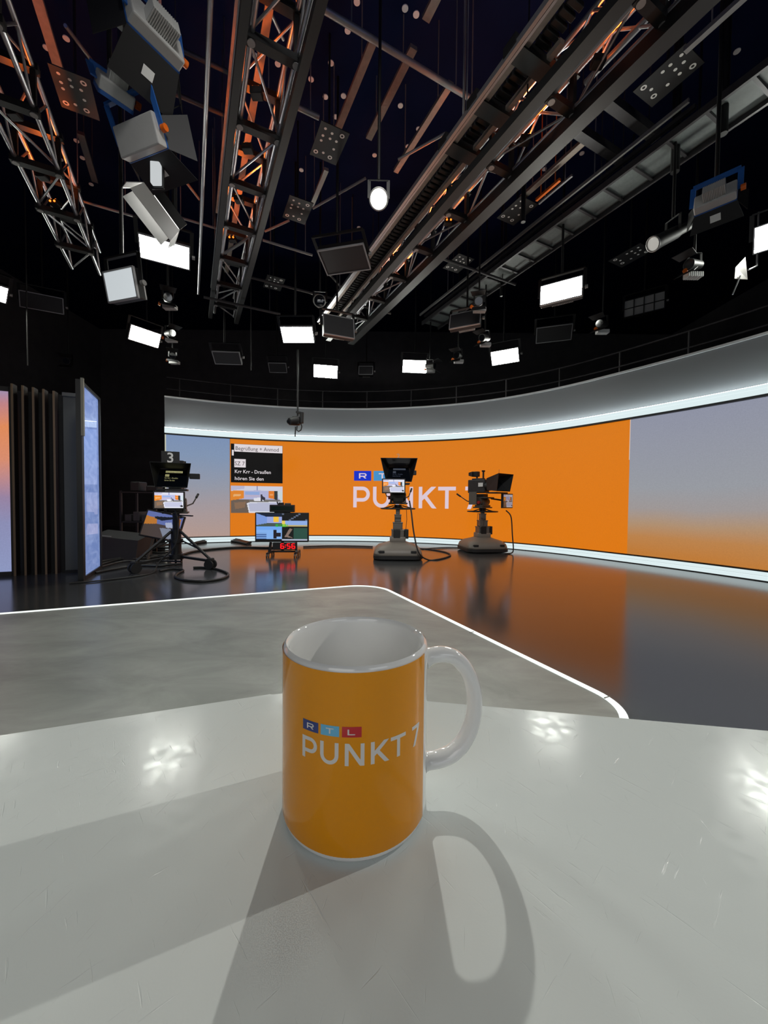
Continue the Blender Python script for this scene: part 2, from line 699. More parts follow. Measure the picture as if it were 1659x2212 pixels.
# closed light profile along the edge
mbl = MB()
sec = [(-0.021, 0.0), (-0.021, 0.008), (-0.014, 0.0125), (0.014, 0.0125), (0.021, 0.008), (0.021, 0.0)]
k = len(plat)
rings = []
for i, p in enumerate(plat):
    t = (plat[(i + 1) % k] - plat[i - 1]).normalized()
    nrm = Vector((-t.y, t.x, 0))
    rings.append([p + nrm * a + Z * b for a, b in sec])
vs = [q for r in rings for q in r]
fs = []
for i in range(k):
    j = (i + 1) % k
    for q in range(5):
        fs.append((i * 6 + q, i * 6 + q + 1, j * 6 + q + 1, j * 6 + q))
mbl.add(vs, fs)
line_o = mbl.build('floor_light_line', M['line'])
tag(line_o, 'thin glowing white light line around the grey stage floor area', 'light line')
# small dark joint in the light line near its right end
jp = at_h(1311, 1511, 0.0)
jd = (PB - PA).normalized()
jn = Vector((-jd.y, jd.x, 0))
MB().bar(jp - jn * .023 + Z * .0128, jp + jn * .023 + Z * .0128, .006, .003).build('line_joint', M['grey'], line_o)
jp = at_h(1019, 1369, 0.0)
MB().bar(jp - jn * .023 + Z * .0128, jp + jn * .023 + Z * .0128, .006, .003).build('line_joint', M['grey'], line_o)

# ---- curved LED wall
CP = [(-5.29, 9.30), (-4.75, 9.56), (-3.92, 9.90), (-2.9, 10.20), (-1.9, 10.36), (-0.9, 10.40), (0.1, 10.30), (1.1, 10.05),
      (2.05, 9.66), (2.93, 9.08), (3.78, 8.24), (4.52, 7.18), (5.05, 6.32), (5.50, 5.46), (5.85, 4.60), (6.10, 3.70), (6.25, 2.80)]


def catmull(P, n=10):
    P = [Vector((x, y, 0)) for x, y in P]
    P = [P[0] * 2 - P[1]] + P + [P[-1] * 2 - P[-2]]
    out = []
    for i in range(1, len(P) - 2):
        for q in range(n):
            t = q / n
            a, b, c, d = P[i - 1], P[i], P[i + 1], P[i + 2]
            out.append(0.5 * ((2 * b) + (c - a) * t + (2 * a - 5 * b + 4 * c - d) * t * t + (3 * b - a - 3 * c + d) * t ** 3))
    out.append(P[-2])
    return out


WP = catmull(CP)
WS = [0.0]
for a, b in zip(WP, WP[1:]):
    WS.append(WS[-1] + (b - a).length)


def wall(s, z, off=0.0):
    """point on the LED wall at arc length s and height z, moved off towards the stage"""
    s = min(max(s, 0), WS[-1] - 1e-6)
    lo = 0
    hi = len(WS) - 1
    while hi - lo > 1:
        m = (lo + hi) // 2
        if WS[m] <= s:
            lo = m
        else:
            hi = m
    f = (s - WS[lo]) / (WS[hi] - WS[lo])
    p = WP[lo].lerp(WP[hi], f)
    t0 = (WP[min(lo + 1, len(WP) - 1)] - WP[max(lo - 1, 0)]).normalized()
    t1 = (WP[min(hi + 1, len(WP) - 1)] - WP[max(hi - 1, 0)]).normalized()
    t = t0.lerp(t1, f).normalized()
    n = Vector((t.y, -t.x, 0))
    p = p + n * off
    return Vector((p.x, p.y, z))


def wall_px(px, py):
    """(s, z) where the view through a point of the photograph meets the wall"""
    d = ray(px, py)
    best = None
    for i, (a, b) in enumerate(zip(WP, WP[1:])):
        ca, cb = d.x * a.y - d.y * a.x, d.x * b.y - d.y * b.x
        if ca * cb <= 0 and a.y > 0:
            f = ca / (ca - cb)
            p = a.lerp(b, f)
            best = (WS[i] + f * (WS[i + 1] - WS[i]), CAM_H + d.z * p.y / d.y)
    return best


def wall_strip(prof, s0, s1, n, closed=True):
    """profile [(off, z)] swept along the wall"""
    mb = MB()
    rings = []
    for i in range(n + 1):
        s = s0 + (s1 - s0) * i / n
        rings.append([wall(s, z, o) for o, z in prof])
    if closed:
        mb.loft(rings)
    else:
        kk = len(prof)
        vs = [p for r in rings for p in r]
        fs = [(i * kk + q, i * kk + q + 1, (i + 1) * kk + q + 1, (i + 1) * kk + q) for i in range(n) for q in range(kk - 1)]
        mb.add(vs, fs)
    return mb


SEND = WS[-1]
Z0, Z1 = 0.155, 2.64
fascia_mat = pbr('fascia_grey', S(134, 137, 139), 0.75)
fas = wall_strip([(0.0, 2.81), (0.0, 3.54), (-0.10, 3.54), (-0.10, 2.81)], 0, SEND, 130)
fo = struct('wall_curved_fascia', fas, fascia_mat, smooth=40)
fo['kind'] = 'structure'
struct('trim_1', wall_strip([(0.035, 3.525), (0.035, 3.56), (-0.10, 3.56), (-0.10, 3.525)], 0, SEND, 130),
       pbr('fascia_lip', S(205, 208, 208), 0.5), smooth=40)
struct('trim_2', wall_strip([(-0.03, 0.0), (-0.03, 2.80), (-0.12, 2.80), (-0.12, 0.0)], 0, SEND, 130), M['black'], smooth=40)

led = thing('led_wall', 'tall curved video wall with orange middle and grey blue ends', 'video wall', (0, 9.5, 0))
s_or0 = wall_px(497, 1050)[0]
s_or1 = wall_px(1358, 1050)[0]
s_gap = wall_px(1645, 1050)[0]


def led_panel(s0, s1, mat, name, label=None):
    n = max(4, int((s1 - s0) / 0.08))
    mb = wall_strip([(0.0, Z0), (0.0, Z1), (-0.028, Z1), (-0.028, Z0)], s0, s1, n)
    o = mb.build(name, mat, led, smooth=40, world=True)
    if label:
        o['label'] = label
    return o


m_left = ramp_screen('led_left_picture', [(0, S(176, 150, 140)), (.22, S(166, 150, 150)), (.5, S(146, 150, 164)), (.8, S(128, 147, 176)),
                                          (1, S(122, 143, 178))], Z0, Z1, wscale=0.7)
m_or = ramp_screen('led_orange_picture', [(0, S(221, 120, 16)), (1, S(216, 120, 22))], Z0, Z1, wscale=0.5, grain=0.08)
m_right = ramp_screen('led_right_picture', [(0, S(190, 122, 55)), (.12, S(186, 130, 76)), (.22, S(174, 143, 114)), (.34, S(157, 150, 149)),
                                            (.5, S(150, 153, 160)), (1, S(141, 145, 162))], Z0, Z1, wscale=0.5, wob=.12)
led_panel(0.0, s_or0 - 0.006, m_left, 'screen_section', 'grey blue left screen section')
s_mid = led_panel(s_or0 + 0.001, s_or1 - 0.004, m_or, 'screen_section', 'orange middle screen section')
led_panel(s_or1 + 0.004, s_gap - 0.005, m_right, 'screen_section', 'grey to orange right screen section')
led_panel(s_gap + 0.005, SEND, m_right, 'screen_section', 'grey blue screen section at the far right')
MB().quad(*[wall(s_or1 + d, z, 0.004) for d, z in ((-.006, 1.9), (.006, 1.9), (.006, Z1), (-.006, Z1))]).build(  # reflection along the joint, painted as a thin glowing strip
    'joint_reflection', emis('painted_joint_glow', S(225, 200, 180), 0.9), led, world=True)
MB().add([wall(0.0, Z0, .004), wall(0.0, Z1, .004), wall(.025, Z1, .004), wall(.025, Z0, .004)], [(0, 1, 2, 3)]).build(
    'end_edge', emis('end_glow', S(225, 225, 200), 0.75), led, world=True)

# logo on the wall
pa, pb = wall_px(763, 1096), wall_px(763, 1051)
CAPH = pb[1] - pa[1]
LZ = pa[1]
LS0 = pa[0]
LS1 = wall_px(1033, 1075)[0]
kU = (LS1 - LS0) / LOGO_W


def wl(off):
    return lambda u, v: wall(LS0 + u * kU, LZ + v * CAPH, off)


m_lav = emis('led_lavender', S(224, 204, 216), 0.95)
wd = logo_word(wl(0.004)).build('logo_word', m_lav, s_mid, world=False)
for ch, u in BLOCKS:
    colr = {'R': S(22, 52, 205), 't': S(72, 150, 210), 'L': S(214, 22, 40)}[ch]
    logo_block(u, wl(0.004)).build('logo_block', emis('led_block_' + ch, colr, 0.9), s_mid)
    logo_letter(ch, u, wl(0.007)).build('logo_letter', m_lav, s_mid)
for o in s_mid.children:
    o.location = -Vector(led.location)

# prompter feed and programme feed shown on the wall's left part
pt_tl, pt_br = wall_px(498.5, 958), wall_px(610.5, 1044)
pt_tr = wall_px(610.5, 961)
S0, S1 = pt_tl[0], pt_br[0]
FZ1, FZ0 = pt_tl[1], wall_px(500, 1042)[1]
GZ1, GZ0 = wall_px(500, 1049)[1], wall_px(500, 1108)[1]


def feed(z0, z1, off):
    return lambda a, b: wall(S0 + (S1 - S0) * a, z1 + (z0 - z1) * b, off)


def grid_panel(fn, nx, a0=0, b0=0, a1=1, b1=1):
    mb = MB()
    vs = [fn(a0 + (a1 - a0) * i / nx, b) for b in (b0, b1) for i in range(nx + 1)]
    mb.add(vs, [(i, i + 1, nx + 2 + i, nx + 1 + i) for i in range(nx)])
    return mb


black_led = emis('led_black', S(10, 9, 9), 0.8)
whiteled = emis('led_text_white', S(226, 218, 222), 0.95)


def child_of_mid(mb, name, mat):
    o = mb.build(name, mat, s_mid)
    o.location = -Vector(led.location)
    return o


F = feed(FZ0, FZ1, 0.004)
child_of_mid(grid_panel(F, 8), 'prompter_feed', black_led)
F2 = feed(FZ0, FZ1, 0.0065)
child_of_mid(grid_panel(F2, 6, .065, .005, .995, .20), 'text_bar', whiteled)
child_of_mid(grid_panel(F2, 1, .02, .16, .055, .305), 'text_bar', whiteled)
child_of_mid(grid_panel(F2, 2, .065, .39, .28, .605), 'text_bar', whiteled)
F3 = feed(FZ0, FZ1, 0.009)
dktxt = emis('led_text_dark', S(70, 62, 62), 0.8)


def feed_text(s, a, b, hb, width, mat, fn, bold=0.0):
    mb = MB()
    asp = (S1 - S0) / (FZ1 - FZ0)
    put_text(mb, s, 0, 0, hb, lambda u, v: fn(a + u, b - v), width=width, bold=bold)
    child_of_mid(mb, 'text_line', mat)


feed_text('Begr\u00fc\u00dfung + Anmod', .09, .16, .10, .83, dktxt, F3)
feed_text('SZ 7', .075, .555, .105, .185, dktxt, F3)
feed_text('Krr Krr - Drau\u00dfen', .075, .755, .09, .69, whiteled, F2, 0.012)
feed_text('h\u00f6ren Sie den', .075, .935, .09, .55, whiteled, F2, 0.012)
mbq = MB()
G = feed(GZ0, GZ1, 0.004)
pic_grid(mbq, G, studio_pic, 90, 52)
child_of_mid(mbq, 'programme_feed', picture_mat('programme_picture', 0.8))

# light strips above and below the screens
top = wall_strip([(0.0, 2.675), (0.11, 2.675), (0.11, 2.742), (0.0, 2.742)], 0, SEND, 130)
tl = thing('light_strip', 'long double white light strip along the top of the curved video wall', 'light strip', (0, 9.5, 2.7))
top.build('lower_tube', M['strip'], tl, smooth=30, world=True)
wall_strip([(0.0, 2.752), (0.10, 2.752), (0.10, 2.80), (0.0, 2.80)], 0, SEND, 130).build('upper_tube', M['strip'], tl, smooth=30, world=True)
wall_strip([(0.045, 2.805), (0.095, 2.805)], 0, SEND, 130, closed=False).build('uplight_tape', M['cove'], tl, world=True)
wall_strip([(0.0, 2.64), (0.07, 2.64), (0.07, 2.672), (0.0, 2.672)], 0, SEND, 130).build('shadow_trim', M['blackmetal'], tl, smooth=30, world=True)
bl = thing('light_strip', 'long double white light strip along the floor under the curved video wall', 'light strip', (0, 9.5, 0))
wall_strip([(0.0, 0.078), (0.06, 0.078), (0.06, 0.130), (0.0, 0.130)], 0, SEND, 130).build('upper_tube', M['strip'], bl, smooth=30, world=True)
wall_strip([(0.0, 0.015), (0.085, 0.015), (0.085, 0.068), (0.0, 0.068)], 0, SEND, 130).build('lower_tube', M['strip'], bl, smooth=30, world=True)
wall_strip([(0.0, 0.0), (0.09, 0.0), (0.09, 0.012), (0.0, 0.012)], 0, SEND, 130).build('base_profile', M['blackmetal'], bl, smooth=30, world=True)
wall_strip([(0.0, 0.133), (0.055, 0.133), (0.055, 0.153), (0.0, 0.153)], 0, SEND, 130).build('shadow_trim', M['blackmetal'], bl, smooth=30, world=True)

# ---- left side: flat dark set wall, its screen, slats and the swung-out glossy panel
e0 = at_h(31, 1243, 0)
e1 = at_h(172, 1236, 0)
ed = (e1 - e0)
ed.z = 0
ed.normalize()
en = Vector((ed.y, -ed.x, 0))        # towards the stage
TOPL = 2.62


def flat(p, q, z0, z1, t, off=0.0):
    a, b = p + en * off, q + en * off
    mb = MB()
    mb.slab([Vector((a.x, a.y, z0)), Vector((b.x, b.y, z0)), Vector((b.x, b.y, z1)), Vector((a.x, a.y, z1))], en, t)
    return mb


scl = thing('led_screen', 'bright screen with orange to blue colour sweep at the left edge', 'screen', e0 - ed * 1.0)
m_lscr = ramp_screen('left_screen_picture', [(0, S(140, 150, 190)), (.28, S(138, 140, 178)), (.42, S(150, 130, 160)), (.62, S(215, 140, 110)),
                                             (.8, S(222, 138, 90)), (.93, S(190, 130, 135)), (1, S(160, 140, 170))], 0.06, 2.55, wob=.1)
flat(e0 - ed * 2.2, e0 - ed * 0.02, 0.06, 2.56, 0.06, 0.0).build('screen', m_lscr, scl, world=True)
fr = MB()
for z in (0.03, 2.585):
    a, b = e0 - ed * 2.2, e0
    fr.bar(Vector((a.x, a.y, z)), Vector((b.x, b.y, z)), 0.07, 0.06)
fr.bar(Vector((e0.x, e0.y, 0)), Vector((e0.x, e0.y, 2.62)), 0.07, 0.03, up=ed)
fr.build('frame', pbr('set_frame', S(58, 54, 52), 0.5), scl, world=True)

sl = thing('slat_screen', 'row of dark brown upright slats with tan front edges', 'slat screen', e0 + ed * 0.3)
m_slat = pbr('slat_brown', S(40, 30, 26), 0.5, noise=0.2, nscale=4)
m_edge = pbr('slat_edge', S(128, 104, 80), 0.45)
for i in range(5):
    p = e0 + ed * (0.03 + 0.115 * i)
    h = 2.66 - 0.012 * i
    mb = MB()
    q = p - en * 0.01
    mb.bar(Vector((q.x, q.y, 0)), Vector((q.x, q.y, h)), 0.022, 0.12, up=en)
    so = mb.build('slat', m_slat, sl, world=True)
    q = p + en * 0.052
    MB().bar(Vector((q.x, q.y, 0)), Vector((q.x, q.y, h)), 0.024, 0.006, up=en).build('edge_strip', m_edge, so, world=False).location = -Vector(sl.location)
flat(e0 - ed * .0, e0 + ed * 0.60, 0, 2.6, 0.03, -0.09).build('back_board', M['black'], sl, world=True)

dp = thing('set_panel', 'plain dark grey upright set panel behind the slats and glossy panel', 'panel', e0 + ed * 0.9)
m_dpan = pbr('dark_grey_panel', S(84, 84, 80), 0.45, noise=0.1, nscale=3)
flat(e0 + ed * 0.58, e1 + ed * 0.02, 0.04, 2.56, 0.05, 0.0).build('board', m_dpan, dp, world=True)
a, b = e0 + ed * 0.58, e1 + ed * 0.02
MB().bar(Vector((a.x, a.y, 2.585)), Vector((b.x, b.y, 2.585)), 0.07, 0.05).build('top_rail', pbr('panel_rail', S(95, 95, 92), 0.4), dp, world=True)
MB().bar(Vector((a.x, a.y, 0.02)), Vector((b.x, b.y, 0.02)), 0.06, 0.04).build('base_rail', M['black'], dp, world=True)

# glossy swung-out panel: reflects the lit wall
g0 = at_h(179, 1256, 0)
best_ = None
for i_ in range(120):
    yy = 6.15 - .01 * i_
    g1 = at_y(217, 1228, yy)
    g1.z = 0
    q_ = (g1 - g0).normalized()
    n_ = Vector((q_.y, -q_.x, 0))
    ok_ = True
    for f_ in (.12, .5, .98):
        h_ = g0.lerp(g1, f_)
        v_ = Vector((h_.x, h_.y, 0)).normalized()
        r_ = v_ - n_ * (2 * v_.dot(n_))
        hit_ = any((a_ - h_).cross(r_).z * (b_ - h_).cross(r_).z <= 0 and (a_ - h_).dot(r_) > 0 for a_, b_ in zip(WP[1:], WP[2:]))
        ok_ = ok_ and hit_
    if ok_:
        break
gd = (g1 - g0).normalized()
gn = Vector((gd.y, -gd.x, 0))
gw = (g1 - g0).length
gp = thing('mirror_panel', 'tall glossy blue tinted panel in black frame standing at an angle', 'panel', g0)


def gpt(a, z, off=0.0):
    p = g0 + gd * a + gn * off
    return Vector((p.x, p.y, z))


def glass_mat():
    m, N, L, b = new_mat('glossy_panel_painted_glow')
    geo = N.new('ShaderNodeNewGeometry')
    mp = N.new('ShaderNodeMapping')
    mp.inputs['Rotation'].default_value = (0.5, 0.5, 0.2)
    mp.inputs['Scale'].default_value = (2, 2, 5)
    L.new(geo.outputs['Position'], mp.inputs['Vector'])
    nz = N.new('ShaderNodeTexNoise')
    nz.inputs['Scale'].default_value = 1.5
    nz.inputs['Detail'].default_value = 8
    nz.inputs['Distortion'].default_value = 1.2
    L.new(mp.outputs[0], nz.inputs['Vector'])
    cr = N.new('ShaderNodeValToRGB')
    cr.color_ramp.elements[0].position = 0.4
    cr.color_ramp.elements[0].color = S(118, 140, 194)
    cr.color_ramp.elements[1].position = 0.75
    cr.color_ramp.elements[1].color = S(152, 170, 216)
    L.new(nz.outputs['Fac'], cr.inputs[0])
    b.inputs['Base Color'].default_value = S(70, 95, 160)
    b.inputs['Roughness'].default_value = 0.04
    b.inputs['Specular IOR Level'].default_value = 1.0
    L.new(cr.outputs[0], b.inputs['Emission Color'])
    b.inputs['Emission Strength'].default_value = 0.78  # blue glow painted in to stand for the bright reflection
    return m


GT = 2.62
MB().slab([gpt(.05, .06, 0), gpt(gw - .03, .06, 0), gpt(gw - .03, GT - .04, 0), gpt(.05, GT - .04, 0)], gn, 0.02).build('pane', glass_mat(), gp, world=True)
frm = MB()
frm.bar(gpt(0, 0, -.01), gpt(0, GT, -.01), 0.10, 0.06, up=gn)
frm.bar(gpt(gw, 0, -.01), gpt(gw, GT, -.01), 0.06, 0.06, up=gn)
frm.bar(gpt(0, .03, -.01), gpt(gw, .03, -.01), 0.06, 0.06)
frm.bar(gpt(0, GT - .02, -.01), gpt(gw, GT - .02, -.01), 0.06, 0.04)
frm.build('frame', pbr('panel_frame_black', S(22, 22, 22), 0.4), gp, world=True)
frm = MB()
frm.bar(gpt(-.035, 1.9, .03), gpt(-.035, GT + .02, .03), 0.05, 0.03, up=gn)
frm.build('edge_profile', pbr('edge_profile_grey', S(130, 128, 118), 0.4), gp, world=True)

# ================================================================== DESK
DZ = CAM_H - 0.1747


def desk_mat():
    m, N, L, b = new_mat('white_desk_lacquer')
    tc = N.new('ShaderNodeTexCoord')
    b.inputs['Base Color'].default_value = S(208, 214, 212)
    # fine scratches: stretched noise at three directions, seen only in reflections
    acc = None
    for i, (rot, sc) in enumerate(((0.75, 5), (1.35, 7), (-0.9, 4), (2.3, 8))):
        mp = N.new('ShaderNodeMapping')
        mp.inputs['Rotation'].default_value = (0, 0, rot)
        mp.inputs['Location'].default_value = (i * 3.1, i * 1.7, 0)
        mp.vector_type = 'TEXTURE'
        mp.inputs['Scale'].default_value = (.2 / sc, .0125 / sc, 1)
        L.new(tc.outputs['Object'], mp.inputs['Vector'])
        nz = N.new('ShaderNodeTexNoise')
        nz.inputs['Scale'].default_value = 1.0
        nz.inputs['Detail'].default_value = 3
        nz.inputs['Distortion'].default_value = 0.25
        L.new(mp.outputs[0], nz.inputs['Vector'])
        mr = N.new('ShaderNodeMapRange')
        mr.inputs['From Min'].default_value = 0.69
        mr.inputs['From Max'].default_value = 0.74
        L.new(nz.outputs['Fac'], mr.inputs['Value'])
        if acc is None:
            acc = mr.outputs[0]
        else:
            mx = N.new('ShaderNodeMath')
            mx.operation = 'MAXIMUM'
            L.new(acc, mx.inputs[0])
            L.new(mr.outputs[0], mx.inputs[1])
            acc = mx.outputs[0]
    bp = N.new('ShaderNodeBump')
    bp.inputs['Strength'].default_value = 0.4
    bp.inputs['Distance'].default_value = 0.0004
    bp.invert = True
    L.new(acc, bp.inputs['Height'])
    n2 = N.new('ShaderNodeTexNoise')
    n2.inputs['Scale'].default_value = 900
    n2.inputs['Detail'].default_value = 2
    L.new(tc.outputs['Object'], n2.inputs['Vector'])
    b2 = N.new('ShaderNodeBump')
    b2.inputs['Strength'].default_value = 0.06
    b2.inputs['Distance'].default_value = 0.0003
    L.new(n2.outputs['Fac'], b2.inputs['Height'])
    L.new(bp.outputs[0], b2.inputs['Normal'])
    L.new(b2.outputs[0], b.inputs['Normal'])
    n3 = N.new('ShaderNodeTexNoise')
    n3.inputs['Scale'].default_value = 130
    n3.inputs['Detail'].default_value = 5
    L.new(tc.outputs['Object'], n3.inputs['Vector'])
    m3 = N.new('ShaderNodeMapRange')
    m3.inputs['From Min'].default_value = 0.3
    m3.inputs['From Max'].default_value = 0.7
    m3.inputs['To Min'].default_value = 0.09
    m3.inputs['To Max'].default_value = 0.26
    L.new(n3.outputs['Fac'], m3.inputs['Value'])
    L.new(m3.outputs[0], b.inputs['Roughness'])
    b.inputs['Specular IOR Level'].default_value = 0.09
    return m


dl = at_h(0, 1588, DZ)
dl2 = at_h(606, 1496, DZ)
dr = at_h(945, 1516, DZ)
dr2 = at_h(1659, 1577, DZ)
ldir = (dl2 - dl).normalized()
rdir = (dr2 - dr).normalized()
# corner where both front edges meet (behind the mug)
den = ldir.x * rdir.y - ldir.y * rdir.x
tt = ((dr.x - dl.x) * rdir.y - (dr.y - dl.y) * rdir.x) / den
corner = dl + ldir * tt
R_end = corner + rdir * 1.05
L_end = corner - ldir * 1.05
desk_poly = [corner, R_end, R_end + Vector((-0.10, -0.75, 0)), L_end + Vector((0.12, -0.55, 0)), L_end]
desk_poly = rounded([Vector((p.x, p.y, 0)) for p in desk_poly], [0.10, 0.12, 0.2, 0.2, 0.12], 8)
desk = thing('presenter_desk', 'white glossy presenter desk top in the foreground under the mug', 'desk', (0, 0, 0))
bm = bmesh.new()
tv = [bm.verts.new((p.x, p.y, DZ)) for p in desk_poly]
tf = bm.faces.new(tv)
ex = bmesh.ops.extrude_face_region(bm, geom=[tf])
for v in ex['geom']:
    if isinstance(v, bmesh.types.BMVert):
        v.co.z = DZ - 0.045
eds = [e for e in bm.edges if abs(e.verts[0].co.z - DZ) < 1e-6 and abs(e.verts[1].co.z - DZ) < 1e-6]
bmesh.ops.bevel(bm, geom=eds, offset=0.0018, segments=3, affect='EDGES', profile=0.5)
bmesh.ops.recalc_face_normals(bm, faces=bm.faces[:])
me = bpy.data.meshes.new('desk_top')
bm.to_mesh(me)
bm.free()
me.materials.append(desk_mat())
dtop = bpy.data.objects.new('desk_top', me)
COL.objects.link(dtop)
dtop.parent = desk
cen = sum(desk_poly, Vector()) / len(desk_poly)
body = [cen + (p - cen) * 0.80 for p in desk_poly]
MB().slab([Vector((p.x, p.y, DZ - 0.046)) for p in body], (0, 0, 1), DZ - 0.046 - 0.085).build('desk_body', M['white'], desk)
plinth = [cen + (p - cen) * 0.74 for p in desk_poly]
MB().slab([Vector((p.x, p.y, 0.085)) for p in plinth], (0, 0, 1), 0.0785).build('plinth', M['blackmetal'], desk)

# ================================================================== MUG
MR, MH = 0.0410, 0.0960
MC = Vector((-0.0153, 0.2194, DZ))
mug = thing('coffee_mug', 'white ceramic mug with orange print standing on the white desk', 'mug', MC)
ceramic = pbr('white_glaze', S(228, 228, 226), 0.05, coat=0.5)


def prt():
    m, N, L, b = new_mat('orange_print')
    b.inputs['Base Color'].default_value = S(226, 146, 0)
    b.inputs['Roughness'].default_value = 0.10
    b.inputs['Specular IOR Level'].default_value = 0.35
    return m


prof = [(0.0, 0.0045), (0.030, 0.0045), (0.033, 0.0008), (0.0375, 0.0), (0.0395, 0.0008), (0.0406, 0.0025), (MR, 0.005),
        (MR, MH - 0.006), (MR - 0.0001, MH - 0.003), (MR - 0.0007, MH - 0.0010), (MR - 0.0019, MH), (MR - 0.0030, MH - 0.0009),
        (MR - 0.0036, MH - 0.003), (MR - 0.0039, MH - 0.008), (MR - 0.0040, 0.014), (MR - 0.0065, 0.008), (MR - 0.012, 0.0065), (0.0, 0.0062)]
MB().lathe(prof, 128).build('mug_body', ceramic, mug, smooth=50)


def cylp(phi, z, r):
    return Vector((r * math.sin(phi), -r * math.cos(phi), z))


def mug_phi(px, z=0.05):
    """azimuth (from the viewer's side, towards the right) of the mug wall seen at column px"""
    best, bd = 0, 1e9
    for i in range(-800, 801):
        ph = math.radians(i / 10)
        p = MC + cylp(ph, z, MR)
        d = p - EYE
        x = CX + FPX * d.dot(RGT) / d.dot(FWD)
        nrm = cylp(ph, 0, 1)
        if nrm.dot(d) > 0:
            continue
        if abs(x - px) < bd:
            bd, best = abs(x - px), ph
    return best


HPHI = math.radians(99)
ph_r = mug_phi(914.5)
gap = HPHI - ph_r
ph_l = HPHI + gap - 2 * math.pi
rp = MR + 0.00012
mbm = MB()
n = 150
zb, zt = 0.0036, MH - 0.0024
pz = [(0.0036, -0.0004), (0.005, 0.0)] + [(0.005 + (zt - 0.005) * i / 8, 0.0) for i in range(1, 9)]
vs = []
for i in range(n + 1):
    ph = ph_l + (ph_r - ph_l) * i / n
    for z, dr_ in pz:
        vs.append(cylp(ph, z, rp + dr_))
kk = len(pz)
mbm.add(vs, [(i * kk + q, (i + 1) * kk + q, (i + 1) * kk + q + 1, i * kk + q + 1) for i in range(n) for q in range(kk - 1)])
printo = mbm.build('orange_print', prt(), mug, smooth=60)
pu0, pu1 = mug_phi(654, .05), mug_phi(904, .05)
kphi = (pu1 - pu0) / LOGO_W
MCAP, MBASE = 0.01075, 0.0491


def mf(off):
    return lambda u, v: cylp(pu0 + u * kphi, MBASE + v * MCAP, rp + off)


m_mugw = pbr('print_white', S(214, 210, 206), 0.12, coat=0.4)
logo_word(mf(0.00010)).build('logo_word', m_mugw, printo, smooth=60)
for ch, u in BLOCKS:
    c = {'R': S(14, 42, 120), 't': S(96, 176, 214), 'L': S(190, 20, 34)}[ch]
    logo_block(u, mf(0.00010)).build('logo_block', pbr('print_block_' + ch, c, 0.12, coat=0.4), printo, smooth=60)
    logo_letter(ch, u, mf(0.00020)).build('logo_letter', m_mugw, printo, smooth=60)

# handle: swept loop in the radial plane
hp = [(MR - 0.0005, .0817), (.0460, .0830), (.0520, .0833), (.0585, .0815), (.0644, .0764), (.0690, .0688), (.0716, .0598), (.0724, .0508),
      (.0713, .0418), (.0682, .0332), (.0634, .0262), (.0572, .0217), (.0504, .0197), (.0447, .0192), (MR - 0.0005, .0192)]
hp2 = catmull(hp, 5)
hpts = [cylp(HPHI, p.y, p.x) for p in hp2]
N_ = len(hpts)
side = Vector((math.cos(HPHI), math.sin(HPHI), 0))
ra, rb = [], []
for i in range(N_):
    t = abs(2 * i / (N_ - 1) - 1)
    fl = 1 + 0.35 * max(0, (t - 0.86) / 0.14) ** 2
    ra.append(0.0045 * fl)
    rb.append(0.0060 * fl)
MB().tube(hpts, ra, n=24, ry=rb, up=side).build('handle', ceramic, mug, smooth=60)

# ================================================================== STUDIO CAMERAS
def rrect(hx, hy, z, r, n=6):
    out = []
    for cx, cy, a in ((hx - r, hy - r, 0), (-hx + r, hy - r, 90), (-hx + r, -hy + r, 180), (hx - r, -hy + r, 270)):
        for i in range(n + 1):
            t = math.radians(a + 90 * i / n)
            out.append((cx + r * math.cos(t), cy + r * math.sin(t), z))
    return out


m_hull = pbr('pedestal_grey', S(112, 106, 98), 0.5, noise=0.08, nscale=5)
m_col = pbr('column_grey', S(98, 93, 87), 0.45, 0.2)
m_body = pbr('camera_body', S(38, 38, 40), 0.5, noise=0.2, nscale=25)
m_hood = pbr('hood_black', S(18, 20, 22), 0.55)
m_glass = pbr('prompter_glass', S(10, 14, 20), 0.05, coat=0.6)
m_num = pbr('number_white', S(240, 240, 236), 0.5)
m_mon = picture_mat('camera_monitor_picture', 1.0)
m_mon_dim = picture_mat('camera_monitor_picture_dim', 0.42)
m_red = pbr('red_knob', S(150, 30, 28), 0.4)
m_txt_dim = emis('prompter_text_dim', S(70, 78, 96), 0.8)
m_txt_yel = emis('prompter_text_yellow', S(172, 168, 120), 0.8)
m_txt_dk = emis('prompter_text_dark', S(96, 92, 60), 0.6)


def rot(axis, deg):
    return Matrix.Rotation(math.radians(deg), 4, axis)


def T(x, y, z):
    return Matrix.Translation((x, y, z))


